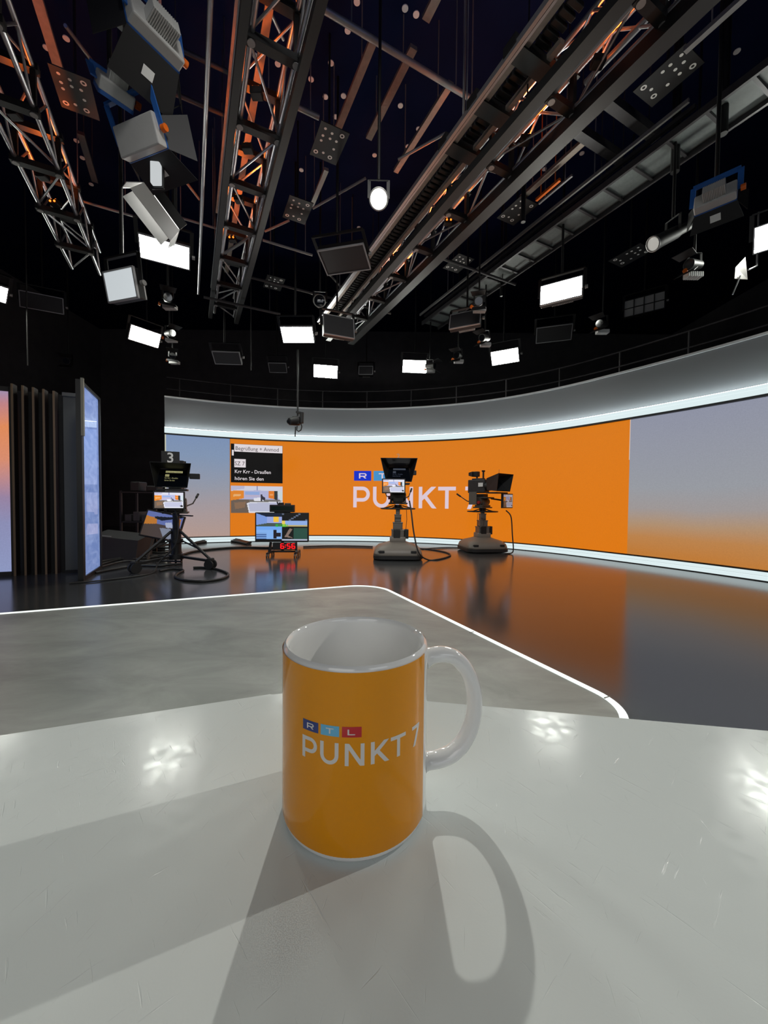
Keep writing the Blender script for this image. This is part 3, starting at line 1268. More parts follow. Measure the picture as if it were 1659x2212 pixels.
def pedestal(root, zr, yaw=0):
    R = rot('Z', yaw)
    mb = MB()
    mb.loft([rrect(.44, .43, .09, .16), rrect(.45, .44, .12, .17), rrect(.43, .42, .185, .17), rrect(.37, .36, .245, .18),
             rrect(.25, .24, .285, .16), rrect(.17, .17, .315, .12)], R)
    mb.box((0, 0, .36), (.30, .28, .11), R, .02)
    mb.build('pedestal_base', m_hull, root, smooth=40)
    mb = MB()
    mb.loft([rrect(.43, .42, .015, .15), rrect(.46, .45, .03, .17), rrect(.46, .45, .085, .17), rrect(.44, .43, .095, .16)], R)
    sk = mb.build('skirt', M['rubber'], root, smooth=40)
    for a in (-.3, .28):
        MB().box((a, -.418, .165), (.10, .05, .045), R, .006).build('skirt_vent', M['black'], root)
    MB().box((.418, 0, .165), (.05, .12, .05), R, .006).build('skirt_vent', M['black'], root)
    MB().box((-.335, -.4355, .17), (.08, .004, .018), R).build('badge', M['dkstrut'], root)
    # telescopic column, four steps
    zz = [.40, .55, .69, .84, zr + .02]
    for i, w in enumerate((.235, .182, .126, .078)):
        mb = MB().box((0, 0, (zz[i] + zz[i + 1]) / 2), (w, w, zz[i + 1] - zz[i]), R, .012)
        mb.box((0, 0, zz[i + 1] - .012), (w + .012, w + .012, .02), R, .005)
        mb.build('column_section', m_col, root)
    MB().box((-.02, -.125, .47), (.13, .03, .17), R, .006).build('front_box', M['blackmetal'], root)
    MB().box((.165, -.02, .465), (.08, .13, .18), R, .008).box((.13, -.08, .30), (.03, .03, .05), R).build('side_box', M['blackmetal'], root)
    # steering ring
    mb = MB()
    mb.tube([(0.325 * math.cos(a), 0.325 * math.sin(a), zr) for a in [2 * math.pi * i / 40 for i in range(40)]], .013, 8, R, closed=True)
    ring = mb.build('steering_ring', M['blackmetal'], root, smooth=40)
    mb = MB()
    for a in (20, 110, 200, 290):
        t = math.radians(a)
        mb.cyl((.32 * math.cos(t), .32 * math.sin(t), zr), (.09 * math.cos(t), .09 * math.sin(t), zr + .055), .010, 8, M4=R)
    mb.cyl((0, 0, zr - .01), (0, 0, zr + .075), .075, 20, M4=R)
    mb.build('ring_spokes', M['blackmetal'], root, smooth=40)


def camera_head(root, zh, yaw, number, pic, txt, hood=(.63, .44, .40), bright=True, block=None, hz=.30):
    """hz = height of the hood's lower edge over the support"""
    up_ = hz - .30
    """camera with prompter; zh = top of the support; lens looks along -Y turned by yaw"""
    R = T(0, 0, zh) @ rot('Z', yaw)
    mb = MB()
    mb.box((0, 0, .02), (.36, .26, .03), R, .006)
    mb.box((-.13, 0, .05), (.05, .20, .05), R, .01).box((.13, 0, .05), (.05, .20, .05), R, .01)
    mb.cyl((-.15, 0, .15), (.15, 0, .15), .085, 20, M4=R)
    mb.box((0, 0, .09), (.20, .20, .12), R, .02)
    mb.box((0, 0, .235), (.26, .42, .03), R, .006)
    head = mb.build('pan_head', pbr('head_grey_%d' % len(bpy.data.materials), S(70, 66, 60), 0.45, 0.2), root, smooth=40)
    MB().cyl((-.19, -.02, .13), (-.15, -.02, .13), .035, 14, M4=R).build('drag_knob', m_red, root, smooth=40)
    for sx in (1, -1):
        mb = MB()
        mb.cyl((sx * .14, .08, .12), (sx * .22, .26, .16), .011, 8, M4=R)
        mb.cyl((sx * .22, .26, .16), (sx * .27, .44, .28), .011, 8, M4=R)
        pb_ = mb.build('pan_bar', M['blackmetal'], root, smooth=40)
        MB().cyl((sx * .262, .41, .26), (sx * .285, .50, .32), .019, 10, M4=R).build('grip', M['rubber'], pb_, smooth=40)
    RU = R @ T(0, 0, up_)
    if up_ > .02:
        MB().box((0, .10, .25 + up_ / 2), (.16, .36, up_), R, .004).build('riser_plate', M['blackmetal'], root)
    mb = MB()
    mb.box((0, .12, .42), (.18, .46, .30), RU, .02)
    mb.box((.105, .16, .42), (.03, .34, .22), RU, .01)
    mb.box((0, .12, .585), (.10, .30, .03), RU, .01)
    mb.build('camera_body', m_body, root)
    mb = MB()
    mb.cyl((0, -.10, .42), (0, -.20, .42), .10, 24, M4=RU)
    mb.cyl((0, -.20, .42), (0, -.24, .42), .085, 24, M4=RU)
    mb.build('lens', M['blackmetal'], root, smooth=40)
    # viewfinder on an arm above the body
    mb = MB()
    mb.box((.05, .22, .70), (.10, .13, .12), RU, .012)
    mb.loft([[(-.02, .28, .64), (.12, .28, .64), (.12, .28, .76), (-.02, .28, .76)],
             [(.0, .40, .67), (.10, .40, .67), (.10, .40, .74), (.0, .40, .74)]], RU)
    mb.cyl((.05, .2, .58), (.05, .2, .66), .02, 8, M4=RU)
    mb.build('viewfinder', M['rubber'], root)
    mb = MB().cyl((-.02, -.02, .60), (-.02, -.02, .74), .02, 8, M4=RU).box((-.02, -.02, .755), (.075, .05, .035), RU, .01)
    mb.build('carry_handle', M['rubber'], root, smooth=40)
    # accessory box with cable beside the body
    MB().box((.27, .0, .50), (.15, .10, .085), RU, .008).cyl((.10, 0, .50), (.20, 0, .50), .012, 8, M4=RU).build('side_viewer', M['black'], root)
    # prompter hood: wide at the top front, narrow at the bottom
    wt, wb, hh = hood
    zb_, zt_ = hz, hz + hh
    yf, yb = -.58, -.22
    mb = MB()
    o1 = [(-wb / 2, yf + .06, zb_), (wb / 2, yf + .06, zb_), (wt / 2, yf, zt_), (-wt / 2, yf, zt_)]
    o2 = [(-.17, yb, zb_ + .03), (.17, yb, zb_ + .03), (.19, yb, zb_ + .28), (-.19, yb, zb_ + .28)]
    ins = .975
    i1 = [(x * ins, y, zb_ + (z - zb_) * ins + .004) for x, y, z in o1]
    i2 = [(x * .95, y + .004, z * .998) for x, y, z in o2]
    vs = o1 + o2 + i1 + i2
    fs = []
    for i in range(4):
        j = (i + 1) % 4
        fs += [(i, j, 4 + j, 4 + i), (8 + j, 8 + i, 12 + i, 12 + j), (i, j, 8 + j, 8 + i), (4 + i, 4 + j, 12 + j, 12 + i)]
    mb.add(vs, fs, R)
    ho = mb.build('prompter_hood', m_hood, root)
    # slanted beam-splitter glass inside the hood, with the read-out text on it
    gb, gt = (yf + .10, zb_ + .012), (yb - .03, zb_ + .28)

    def gl(a, b, off=0.0):
        w = (wb * .47) * b + .185 * (1 - b)
        y = gt[0] + (gb[0] - gt[0]) * b - off
        z = gt[1] + (gb[1] - gt[1]) * b + off
        return R @ Vector((-w + 2 * w * a, y, z))

    MB().quad(gl(0, 0), gl(1, 0), gl(1, 1), gl(0, 1)).build('beam_splitter', m_glass, root)
    if txt is not None:
        def gt_(a, b, off=.003):
            # text plane just in front of the glass
            return gl(.2 + .64 * a, .06 + .66 * b, off)
        for k_, (a0, b0, a1, b1) in enumerate(((.05, .05, 1, .22), (.05, .36, .27, .56))):
            MB().quad(gt_(a0, b0), gt_(a1, b0), gt_(a1, b1), gt_(a0, b1)).build('text_bar', txt, root)
        for s_, a0, b0, w_ in (('Krr Krr - Drau\u00dfen', .05, .74, .70), ('h\u00f6ren Sie den', .05, .94, .54)):
            mbt = MB()
            put_text(mbt, s_, 0, 0, .12, lambda u, v: gt_(a0 + u, b0 - v), width=w_)
            mbt.build('text_line', txt, root)
        for s_, a0, b0, w_, h_ in (('Begr\u00fc\u00dfung + Anmod', .08, .20, .86, .12), ('SZ 7', .07, .53, .18, .14)):
            mbt = MB()
            put_text(mbt, s_, 0, 0, h_, lambda u, v: gt_(a0 + u, b0 - v, .005), width=w_)
            mbt.build('text_line', m_txt_dk, root)
    # programme monitor under the hood
    mx, mz, mwid, mhei = block or (-.07, .16, .36, .215)
    ym = yf + .05
    mb = MB().box((mx, ym + .03, mz), (mwid + .04, .05, mhei + .04), R, .006)
    mb.cyl((mx, ym + .05, mz), (mx, -.1, .22), .018, 8, M4=R)
    mo = mb.build('monitor', M['black'], root)
    mb = MB()
    pic_grid(mb, lambda a, b: R @ Vector((mx - mwid / 2 + mwid * a, ym + .003, mz + mhei / 2 - mhei * b)), studio_pic, 56, 32)
    mb.build('screen', pic, mo)
    # prompter display under the glass
    MB().box((0, yf + .22, zb_ - .03), (.40, .28, .03), R, .006).build('prompter_display', M['blackmetal'], root)
    return R


def number_plate(root, Rm, ch, x, y, z, h, mat, plate=None, name='number'):
    if plate:
        MB().box((x, y + .012, z), (plate[0], .02, plate[1]), Rm, .004).build('number_plate', M['blackmetal'], root)
    mb = MB()
    vs, fs, w = font_tris(ch, 1.0, 0.02)
    k_ = len(vs)
    v3 = [Rm @ Vector((x - w * h / 2 + a * h, y - .004, z - h / 2 + b * h)) for a, b in vs]
    mb.add(v3, fs)
    mb.build(name, mat, root)


def to_floor(px, py):
    p = at_h(px, py, 0)
    p.z = 0
    return p


# camera on grey pedestal, middle
c2 = thing('studio_camera', 'studio camera on tall grey pedestal facing the desk in front of the big white lettering', 'studio camera', (0.268, 7.42, 0))
pedestal(c2, .95)
R2 = camera_head(c2, 1.03, -1, '2', m_mon, m_txt_dim, hood=(.66, .46, .42), block=(-.09, .335, .38, .225), hz=.41)
number_plate(c2, R2, '2', -.01, -.40, .885, .085, pbr('number_faint', S(196, 150, 120), 0.5))
# camera on grey pedestal, right
c1 = thing('studio_camera', 'studio camera on grey pedestal turned sideways at the right of the lettering', 'studio camera', (2.19, 8.55, 0))
pedestal(c1, .88, yaw=8)
R1 = camera_head(c1, .95, 40, '1', m_mon_dim, None, hood=(.56, .50, .37), block=(0.17, .17, .34, .27), hz=.37)
number_plate(c1, R1, '1', 0, -.40, .80, .085, pbr('number_faint', S(170, 140, 130), 0.5), name='number')
MB().box((-.115, -.02, .52), (.01, .12, .085), R1, .002).build('side_label', M['sticker'], c1)
MB().box((-.20, .12, .22), (.02, .20, .28), R1, .004).build('side_board', M['grey'], c1)
# camera on black tripod dolly, left
c3 = thing('studio_camera', 'black studio camera number 3 on wheeled tripod beside the dark opening', 'studio camera', (-3.30, 6.10, 0))
R3 = camera_head(c3, .86, 22, '3', m_mon, m_txt_yel, hood=(.53, .42, .36), block=(-.03, .215, .37, .225), hz=.40)
number_plate(c3, R3, '3', -.02, -.44, .845, .145, m_num, plate=(.24, .18))
mb = MB()
mb.cyl((0, 0, .16), (0, 0, .62), .075, 16).cyl((0, 0, .62), (0, 0, .87), .05, 16)
mb.cyl((0, 0, .40), (0, 0, .46), .10, 16).cyl((0, 0, .14), (0, 0, .22), .11, 16)
mb.build('column', M['blackmetal'], c3, smooth=40)
for a in (-125, -10, 115):
    t = math.radians(a)
    d = Vector((math.cos(t), math.sin(t), 0))
    mb = MB()
    mb.cyl(d * .08 + Z * .58, d * .58 + Z * .17, .022, 10)
    mb.cyl(d * .09 + Z * .44, d * .36 + Z * .33, .013, 8)
    lg = mb.build('leg', M['blackmetal'], c3, smooth=40)
    mb = MB().bar(d * .10 + Z * .18, d * .60 + Z * .13, .05, .035)
    mb.build('dolly_arm', M['blackmetal'], c3)
    mb = MB()
    sd_ = Vector((-d.y, d.x, 0))
    c_ = d * .60
    for q in (-1, 1):
        mb.cyl(c_ + sd_ * (q * .045 - .014) + Z * .076, c_ + sd_ * (q * .045 + .014) + Z * .076, .075, 18)
    mb.cyl(c_ + Z * .06, c_ + Z * .16, .02, 8)
    mb.box((c_.x, c_.y, .15), (.09, .09, .05), None, .01)
    mb.build('wheel', M['rubber'], c3, smooth=40)
MB().bar((.05, -.1, .845), (.34, -.16, .835), .04, .018).build('cable_arm', M['blackmetal'], c3)

# ================================================================== FLOOR MONITOR TROLLEY WITH CLOCK
fm = thing('floor_monitor', 'wide floor monitor on low trolley with red digital clock below the screen', 'monitor', to_floor(609, 1202), math.radians(4))
mb = MB().box((0, .03, .565), (1.02, .07, .57), None, .008)
mo = mb.build('monitor_case', M['black'], fm)


def multi_pic(a, b):
    if b > .955:
        return S(170, 175, 195) if a > .5 else S(8, 8, 10)
    u, v = (a * 2) % 1, (b * 2.08) % 1
    q = (0 if a < .5 else 1) + (0 if b < .48 else 2)
    if .38 < a < .62 and .40 < b < .50 and int(a * 60) % 2 == 0:
        return S(40, 190, 50)
    if q == 0:
        if inside(u, v, [(0, 0), (.42, .28), (.42, .75), (0, .9)]):
            return S(120, 150, 215)
        if .66 < u < .88 and .25 < v < .68:
            return S(240, 190, 60)
        if v < .25:
            return S(20, 30, 50)
        return S(150, 165, 220) if v < .75 else S(70, 84, 80)
    if q == 1:
        if v < .55:
            return S(8, 8, 10) if (int(u * 11) + int(v * 9)) % 7 else S(90, 100, 120)
        if u < .12:
            return S(230, 200, 90)
        return S(140, 170, 225) if v < .9 else S(190, 170, 110)
    if q == 2:
        if v < .28:
            return S(110, 165, 240)
        if .66 < u < .8 and .28 < v < .95 or (.78 < u < .95 and .5 < v < .8):
            return S(28, 22, 34)
        if u < .4 and v > .5:
            return S(60, 90, 150) if int(v * 12) % 2 else S(120, 160, 215)
        return S(130, 175, 235)
    if .1 < u < .45 and inside(u, v, [(.1, .8), (.3, .15), (.42, .2), (.25, .7), (.45, .9)]):
        return S(130, 110, 100)
    return S(36, 74, 62) if u > .45 and v > .1 else S(10, 12, 12)


mb = MB()
pic_grid(mb, lambda a, b: (-.485 + .97 * a, -.0065, .835 - .525 * b), multi_pic, 96, 56)
mb.build('screen', picture_mat('multiview_picture', 1.0), mo)
mb = MB().box((0, .04, .93), (.47, .10, .14), None, .008).box((0, .04, .865), (.30, .06, .04))
mb.build('top_box', M['blackmetal'], fm)
MB().box((.0, -.014, .935), (.41, .006, .07)).build('top_box_window', pbr('dark_green_display', S(14, 34, 24), 0.2), fm)
mb = MB().cyl((.05, .03, 1.0), (.16, .03, 1.0), .035, 10).box((-.02, .03, 1.02), (.10, .06, .05), None, .01)
mb.cyl((-.08, .03, 1.0), (-.10, .03, 1.06), .012, 8)
mb.build('small_fixture', M['rubber'], fm, smooth=40)
ck = MB().box((.06, -.01, .205), (.46, .07, .135), None, .006).build('clock', M['black'], fm)
SEG = {'6': 'afgedc', '5': 'afgcd'}


def seg7(mb, ch, x, z, w, h):
    t = .016
    pos = {'a': ((x, z + h / 2), (w, t)), 'd': ((x, z - h / 2), (w, t)), 'g': ((x, z), (w, t)),
           'f': ((x - w / 2, z + h / 4), (t, h / 2)), 'b': ((x + w / 2, z + h / 4), (t, h / 2)),
           'e': ((x - w / 2, z - h / 4), (t, h / 2)), 'c': ((x + w / 2, z - h / 4), (t, h / 2))}
    for s_ in SEG[ch]:
        (cx_, cz_), (sw, sh) = pos[s_]
        mb.box((cx_, -.047, cz_), (sw * .96, .004, sh * .96))


mb = MB()
seg7(mb, '6', .015, .207, .055, .088)
seg7(mb, '5', .135, .207, .055, .088)
seg7(mb, '6', .225, .207, .055, .088)
mb.box((.072, -.047, .225), (.015, .004, .015)).box((.072, -.047, .188), (.015, .004, .015))
mb.build('clock_digits', emis('clock_red', S(255, 16, 22), 2.2), ck)
mb = MB()
for sx in (-1, 1):
    mb.bar((sx * .24 + .02, .05, .27), (sx * .26 + .02, -.02, .06), .045, .03)
    mb.bar((sx * .26 + .02, -.16, .075), (sx * .26 + .02, .34, .075), .05, .03)
mb.bar((-.24, .1, .085), (.28, .1, .085), .06, .03).bar((0, .07, .08), (0, .05, .40), .05, .04)
mb.box((.05, -.02, .105), (.26, .06, .03), None, .006)
mb.build('trolley_frame', M['blackmetal'], fm)
for sx in (-1, 1):
    for y in (-.14, .32):
        mb = MB()
        for q in (-.018, .018):
            mb.cyl((sx * .26 + .02 + q - .009, y, .036), (sx * .26 + .02 + q + .009, y, .036), .036, 14)
        mb.build('caster', pbr('caster_grey_%d%d' % (sx, y > 0), S(90, 84, 80), 0.5), fm, smooth=40)

# tilted monitor behind the tripod camera
tm = thing('floor_monitor', 'tilted floor monitor showing the studio behind the tripod camera', 'monitor', (-4.07, 7.02, 0))
Rm = T(.02, 0, .60) @ rot('Z', 14) @ rot('X', -14) @ rot('Y', 13)
mo = MB().box((0, .03, 0), (.66, .06, .50), Rm, .006).build('monitor_case', M['black'], tm)
mb = MB()


def tilt_pic(a, b):
    if inside(a, b, [(.22, .18), (.62, .10), (.95, -.02), (.98, .03), (.45, .30), (.25, .26)]):
        return S(14, 18, 24)
    if inside(a, b, [(0, .2), (.3, .24), (.34, .46), (0, .56)]):
        return S(222, 140, 46)
    if inside(a, b, [(.8, .1), (.95, .1), (.98, .42), (.86, .36)]):
        return S(214, 136, 50)
    if inside(a, b, [(.45, .6), (1, .52), (1, 1), (.62, .96)]):
        return S(150, 158, 178)
    if inside(a, b, [(.55, .36), (.72, .30), (.82, .5), (.62, .55)]):
        return S(200, 210, 240)
    if b < .46:
        return S(116, 132, 200)
    return S(84, 70, 62)


pic_grid(mb, lambda a, b: Rm @ Vector((-.305 + .61 * a, -.003, .225 - .45 * b)), tilt_pic, 70, 50)
mb.build('screen', picture_mat('tilted_monitor_picture', 0.62), mo)
mb = MB()
for x in (-.2, .17):
    mb.bar((x, -.1, 0), (x + .06, .05, .48), .035, .03).bar((x, -.1, .02), (x, .32, .02), .04, .03)
mb.bar((-.2, .25, .02), (.17, .25, .02), .04, .03)
mb.build('stand', M['grey'], tm)

# dark kit box behind, beside the glossy panel
kb = thing('equipment_case', 'low dark wedge shaped equipment case in the dark corner behind the glossy panel', 'case', to_floor(258, 1206))
mb = MB()
mb.loft([[(-.42, -.2, 0), (.42, -.2, 0), (.42, .3, 0), (-.42, .3, 0)], [(-.42, -.12, .42), (.42, -.12, .34), (.42, .3, .42), (-.42, .3, .50)]])
kb_o = mb.build('case_body', pbr('case_dark', S(30, 30, 33), 0.6), kb)
MB().bar((-.40, -.14, .44), (-.05, -.14, .41), .02, .012).build('edge_profile', M['alu_dull'], kb)
mt = thing('equipment_stand', 'dark equipment rack with small fittings in the shadow behind the tripod camera', 'rack', (-4.95, 8.0, 0))
mb = MB()
for x in (-.35, .35):
    for y in (-.25, .25):
        mb.bar((x, y, 0), (x, y, 1.25), .035, .035, up=(0, 1, 0))
for z in (.12, .62, 1.22):
    mb.box((0, 0, z), (.72, .52, .025))
mb.build('rack_frame', M['blackmetal'], mt)
random.seed(4)
for i in range(4):
    MB().box((-.25 + .17 * i, -.05, .70 + .03 * (i % 2)), (.13, .3, .14 + .05 * (i % 2)), None, .01).build('rack_unit', M['dkstrut'], mt)
MB().box((-.15, 0, 1.34), (.20, .26, .20), None, .02).box((.18, 0, 1.30), (.24, .2, .12), None, .02).build('rack_unit', M['blackmetal'], mt)

# ================================================================== CABLES ON THE FLOOR
def cable(pts, r, label, name='floor_cable', mat='cable', group=None):
    P3 = []
    P = [Vector(p) for p in pts]
    P = [P[0] * 2 - P[1]] + P + [P[-1] * 2 - P[-2]]
    for i in range(1, len(P) - 2):
        for q in range(8):
            t = q / 8
            a, b, c, d = P[i - 1], P[i], P[i + 1], P[i + 2]
            P3.append(0.5 * ((2 * b) + (c - a) * t + (2 * a - 5 * b + 4 * c - d) * t * t + (3 * b - a - 3 * c + d) * t ** 3))
    P3.append(P[-2])
    o = MB().tube(P3, r, 8).build(name, M[mat], None, smooth=60)
    return tag(o, label, 'cable', group)


def fp(px, py, r):
    p = to_floor(px, py)
    p.z = r
    return p


cable([fp(418, 1228, .016), fp(440, 1228, .016), fp(470, 1232, .016), fp(493, 1242, .016), fp(480, 1252, .016), fp(440, 1258, .016), fp(400, 1256, .016),
       fp(379, 1249, .016), fp(384, 1241, .016), fp(396, 1234, .016), fp(372, 1231, .016), fp(345, 1236, .016)], .016,
      'thick black cable lying in a wide loop in front of the tripod camera')
cable([(-3.28, 6.0, 1.0), (-3.16, 5.9, .7), (-3.20, 5.88, .38), (-3.42, 5.82, .12), fp(332, 1238, .013), fp(300, 1246, .013), fp(220, 1256, .013), fp(150, 1262, .013)], .011,
      'thin cable running from the tripod camera along the floor towards the glossy panel')
cable([(.47, 7.15, 1.10), (.50, 7.05, .90), (.55, 6.98, .5), (.64, 6.93, .16), fp(925, 1211, .014), fp(945, 1210, .014), fp(965, 1205, .014), fp(973, 1200, .014),
       fp(962, 1194, .014), fp(930, 1188, .014), fp(905, 1186, .014)], .014, 'black cable hanging from the middle pedestal camera and looping on the floor beside it')
cable([(2.60, 8.20, .92), (2.70, 8.17, .78), (2.73, 8.15, .4), (2.75, 8.13, .10), (2.70, 8.10, .02), (2.55, 8.06, .014)], .013,
      'black cable hanging down the right pedestal camera to the floor')
for par, pts_ in ((c1, [(2.0, 8.2, .86), (1.99, 8.2, .60), (2.06, 8.2, .545), (2.13, 8.2, .60), (2.14, 8.2, .86)]),
                  (c2, [(.42, 7.2, .94), (.43, 7.2, .75), (.41, 7.2, .55)])):
    MB().tube(pts_, .005, 6).build('hanging_cord', M['cable'], par, smooth=60, world=True)
cable([fp(640, 1184, .02), fp(580, 1185, .02), fp(520, 1184, .02), fp(470, 1187, .02), fp(420, 1193, .02), fp(395, 1200, .02)], .020,
      'thick black cable on the floor running left from the clock monitor trolley')
cable([fp(655, 1183, .02), fp(720, 1181, .02), fp(780, 1182, .02), fp(805, 1183, .02)], .018,
      'black cable on the floor between the clock monitor trolley and the middle camera')
cable([fp(912, 1187, .014), fp(960, 1184, .014), fp(995, 1184, .014)], .012, 'thin black cable along the floor between the two pedestal cameras')
random.seed(11)
for i in range(7):
    y0 = 1178 + i * 7.5
    pts = [fp(188 + 3 * i + random.uniform(-4, 4), y0 + 26 - i * 1.5, .02 + .012 * (i % 2)), fp(262, y0 + random.uniform(2, 9), .02 + .012 * (i % 2)),
           fp(300, y0 + random.uniform(-3, 6), .02 + .012 * (i % 2)), fp(345, y0 + random.uniform(-4, 5), .02 + .012 * (i % 2)), fp(392, y0 - 2 + random.uniform(-3, 3), .02)]
    cable(pts, .018, 'black cable in the bundle lying behind and left of the tripod camera', group='bundled floor cables')
mb = MB()
hp_ = [fp(420, 1176, 0), fp(450, 1172, 0), fp(480, 1170, 0), fp(510, 1172, 0), fp(535, 1177, 0)]
for i in range(5):
    cable([h + Vector((0, .05 * i, .03 + .03 * (i if i < 3 else 4 - i) * (1 - abs(k_ - 2) / 2.2))) for k_, h in enumerate(hp_)], .03,
          'black cable in the heap lying in front of the grey blue wall section', group='heaped wall cables')

# robot camera hanging in front of the fascia
rc = thing('robot_camera', 'small black remote camera hanging on a pole in front of the grey fascia', 'camera', at_y(640, 905, 8.2))
L_ = rc.location


def rl(px, py):
    return at_y(px, py, 8.2) - L_


mb = MB().cyl(rl(643, 905), rl(643, 880) + Z * 1.2, .018, 12).cyl(rl(651, 914), rl(652, 891), .045, 12).bar(rl(640, 890), rl(653, 893), .07, .04)
mb.build('mount_pole', M['black'], rc, smooth=40)
mb = MB().cyl(rl(628, 913) - Vector((0, .12, 0)), rl(642, 909), .075, 16, r1=.10).box(tuple(rl(640, 909)), (.16, .16, .18), None, .03)
mb.build('camera_body', M['black'], rc, smooth=40)
MB().cyl(rl(628, 913) - Vector((0, .125, .0)), rl(628, 913) - Vector((0, .115, 0)), .055, 16).build('lens', M['lens'], rc)
mb = MB().tube([rl(650, 914), rl(652, 922), rl(650, 929), rl(645, 932), rl(641, 929), rl(642, 920)], .013, 8).cyl(rl(638.5, 922), rl(637.5, 943), .013, 8)
mb.build('cable', M['cable'], rc, smooth=60)

# ================================================================== LIGHTING GRID
UD = ray(410, 1077.4)
UD.z = 0
UD.normalize()
VD = Vector((UD.y, -UD.x, 0))


def sw(px, py, h):
    p = at_h(px, py, h)
    return p.dot(UD), p.dot(VD)


def P(s, w, h):
    p = UD * s + VD * w
    return Vector((p.x, p.y, h))


TH = 5.30
S0_, STEP = sw(588, 100, TH)[0], 0.885


def truss(label, wl_, wr, s0, s1, h, hgt, chord_l=True, lamps=(), grp='lighting trusses'):
    root = thing('lighting_truss', label, 'truss', P(s0, (wl_ + wr) / 2, h), group=None)
    cr = .026
    for w_ in (wl_, wr):
        for z in (h, h + hgt):
            MB().cyl(P(s0, w_, z), P(s1, w_, z), cr, 12).build('chord', M['alu'], root, smooth=40, world=True)
    n = int((s1 - s0) / STEP)
    first = S0_ + math.floor((s0 - S0_) / STEP) * STEP
    k_ = 0
    s = first
    while s < s1 - .1:
        a, b = s + .06, s + STEP - .06
        m_ = (a + b) / 2
        if a > s0:
            # cross frame with round end caps
            mb = MB()
            for z in (h - .03, h + hgt):
                mb.bar(P(s, wl_ - .05, z), P(s, wr + .05, z), .09, .07)
            for w_ in (wl_, wr):
                mb.bar(P(s, w_, h - .03), P(s, w_, h + hgt), .05, .05, up=UD)
            fr_ = mb.build('cross_frame', M['blackmetal'], root, world=True)
            for w_ in (wl_, wr):
                e_ = MB().cyl(P(s, w_, h - .075), P(s, w_, h - .066), .036, 12).build('end_cap', M['alu_dull'], fr_)
                e_.location = -Vector(root.location)
        lo, hi = max(a, s0), min(b, s1)
        if hi - lo > .3:
            for w_ in (wl_, wr):
                MB().cyl(P(lo, w_, h), P((lo + hi) / 2, w_, h + hgt), .014, 8).build('brace', M['alu'], root, smooth=40, world=True)
                MB().cyl(P((lo + hi) / 2, w_, h + hgt), P(hi, w_, h), .014, 8).build('brace', M['alu'], root, smooth=40, world=True)
            q = (wl_, wr) if k_ % 2 else (wr, wl_)
            MB().cyl(P(lo, q[0], h), P(hi, q[1], h), .014, 8).build('brace', M['alu'], root, smooth=40, world=True)
            MB().cyl(P(lo, q[1], h + hgt), P(hi, q[0], h + hgt), .014, 8).build('brace', M['alu'], root, smooth=40, world=True)
        k_ += 1
        s += STEP
    return root


def uplight(label, s, w_, h, power=16):
    r = thing('truss_uplight', label, 'light', P(s, w_, h), group=None)
    MB().box((0, 0, -.035), (.12, .10, .07), None, .01).build('housing', M['black'], r)
    mb = MB()
    for i in (-1, 1):
        for j in (-1, 1):
            mb.cyl((i * .03, j * .025, 0), (i * .03, j * .025, .008), .013, 10)
    if power > 20:
        for i in (-1, 1):
            mb.cyl((i * .03, -.05, -.035), (i * .03, -.058, -.035), .014, 10)
    mb.build('orange_lenses', M['orange_on'], r)
    d = bpy.data.lights.new('truss_glow', 'SPOT')
    d.spot_size = math.radians(140)
    d.spot_blend = .5
    d.energy = power
    d.color = (1, .17, .02)
    d.shadow_soft_size = .05
    o = bpy.data.objects.new('truss_glow', d)
    COL.objects.link(o)
    o.parent = r
    o.location = (0, 0, .03)
    o.rotation_euler = (math.pi, 0, 0)


wA, wB = sw(538, 111, TH)[1], sw(636, 145, TH)[1]
truss('middle lighting truss with orange glow running away from above the mug', wA, wB, 1.6, 9.6, TH, .42)
wC, wD = sw(1201, 195, TH)[1], sw(1250, 224, TH)[1]
truss('right lighting truss with orange glow beside the thick black beam', wC, wD, 1.2, 9.4, TH, .36)
wE = sw(75, 240, TH)[1]
truss('left lighting truss with orange glow at the upper left edge', wE - .42, wE, 3.0, 9.0, TH, .42)
# short orange lit truss piece between the gold rails and the black beam, farther back
for i, y in enumerate((210, 330, 440, 525)):
    s = sw(560 - i * 14, y, TH)[0]
    uplight(('orange uplight inside the middle truss, nearest one', 'orange uplight inside the middle truss, second one along',
             'orange uplight inside the middle truss, third one along', 'orange uplight inside the middle truss, farthest cluster')[i],
            s, (wA + wB) / 2 - .08, TH + .06, (12, 14, 18, 30)[i])
for i, (x, y) in enumerate(((1280, 130), (1120, 300), (960, 480), (845, 600))):
    s = sw(x, y, TH)[0]
    uplight(('orange uplight inside the right truss, nearest one', 'orange uplight inside the right truss, second one along',
             'orange uplight inside the right truss, third one along', 'orange uplight inside the right truss, farthest one')[i],
            s, (wC + wD) / 2, TH + .06, (12, 14, 24, 32)[i])
for i, (x, y) in enumerate(((12, 245), (50, 372), (95, 437))):
    s = sw(x, y, TH)[0]
    uplight(('orange uplight at the left picture edge inside the left truss', 'orange uplight in the middle of the left truss',
             'orange uplight cluster at the low end of the left truss')[i], s, wE - .22, TH + .06, (9, 16, 26)[i])


def beam(name, label, px, py, h, s0, s1, mat, w=.05, hh=.05, round_=False, cat='pipe', group=None):
    """straight member parallel to the trusses through a point of the grid"""
    w_ = sw(px, py, h)[1]
    a, b = P(s0, w_, h), P(s1, w_, h)
    mb = MB()
    if round_:
        mb.cyl(a, b, w / 2, 12)
    else:
        mb.bar(a, b, w, hh)
    for f_ in (.2, .8):
        q = a.lerp(b, f_)
        mb.cyl(q, Vector((q.x, q.y, CEIL)), .008, 6)
    r = mb.build(name, M[mat], None, smooth=40 if round_ else None)
    return tag(r, label, cat, group)


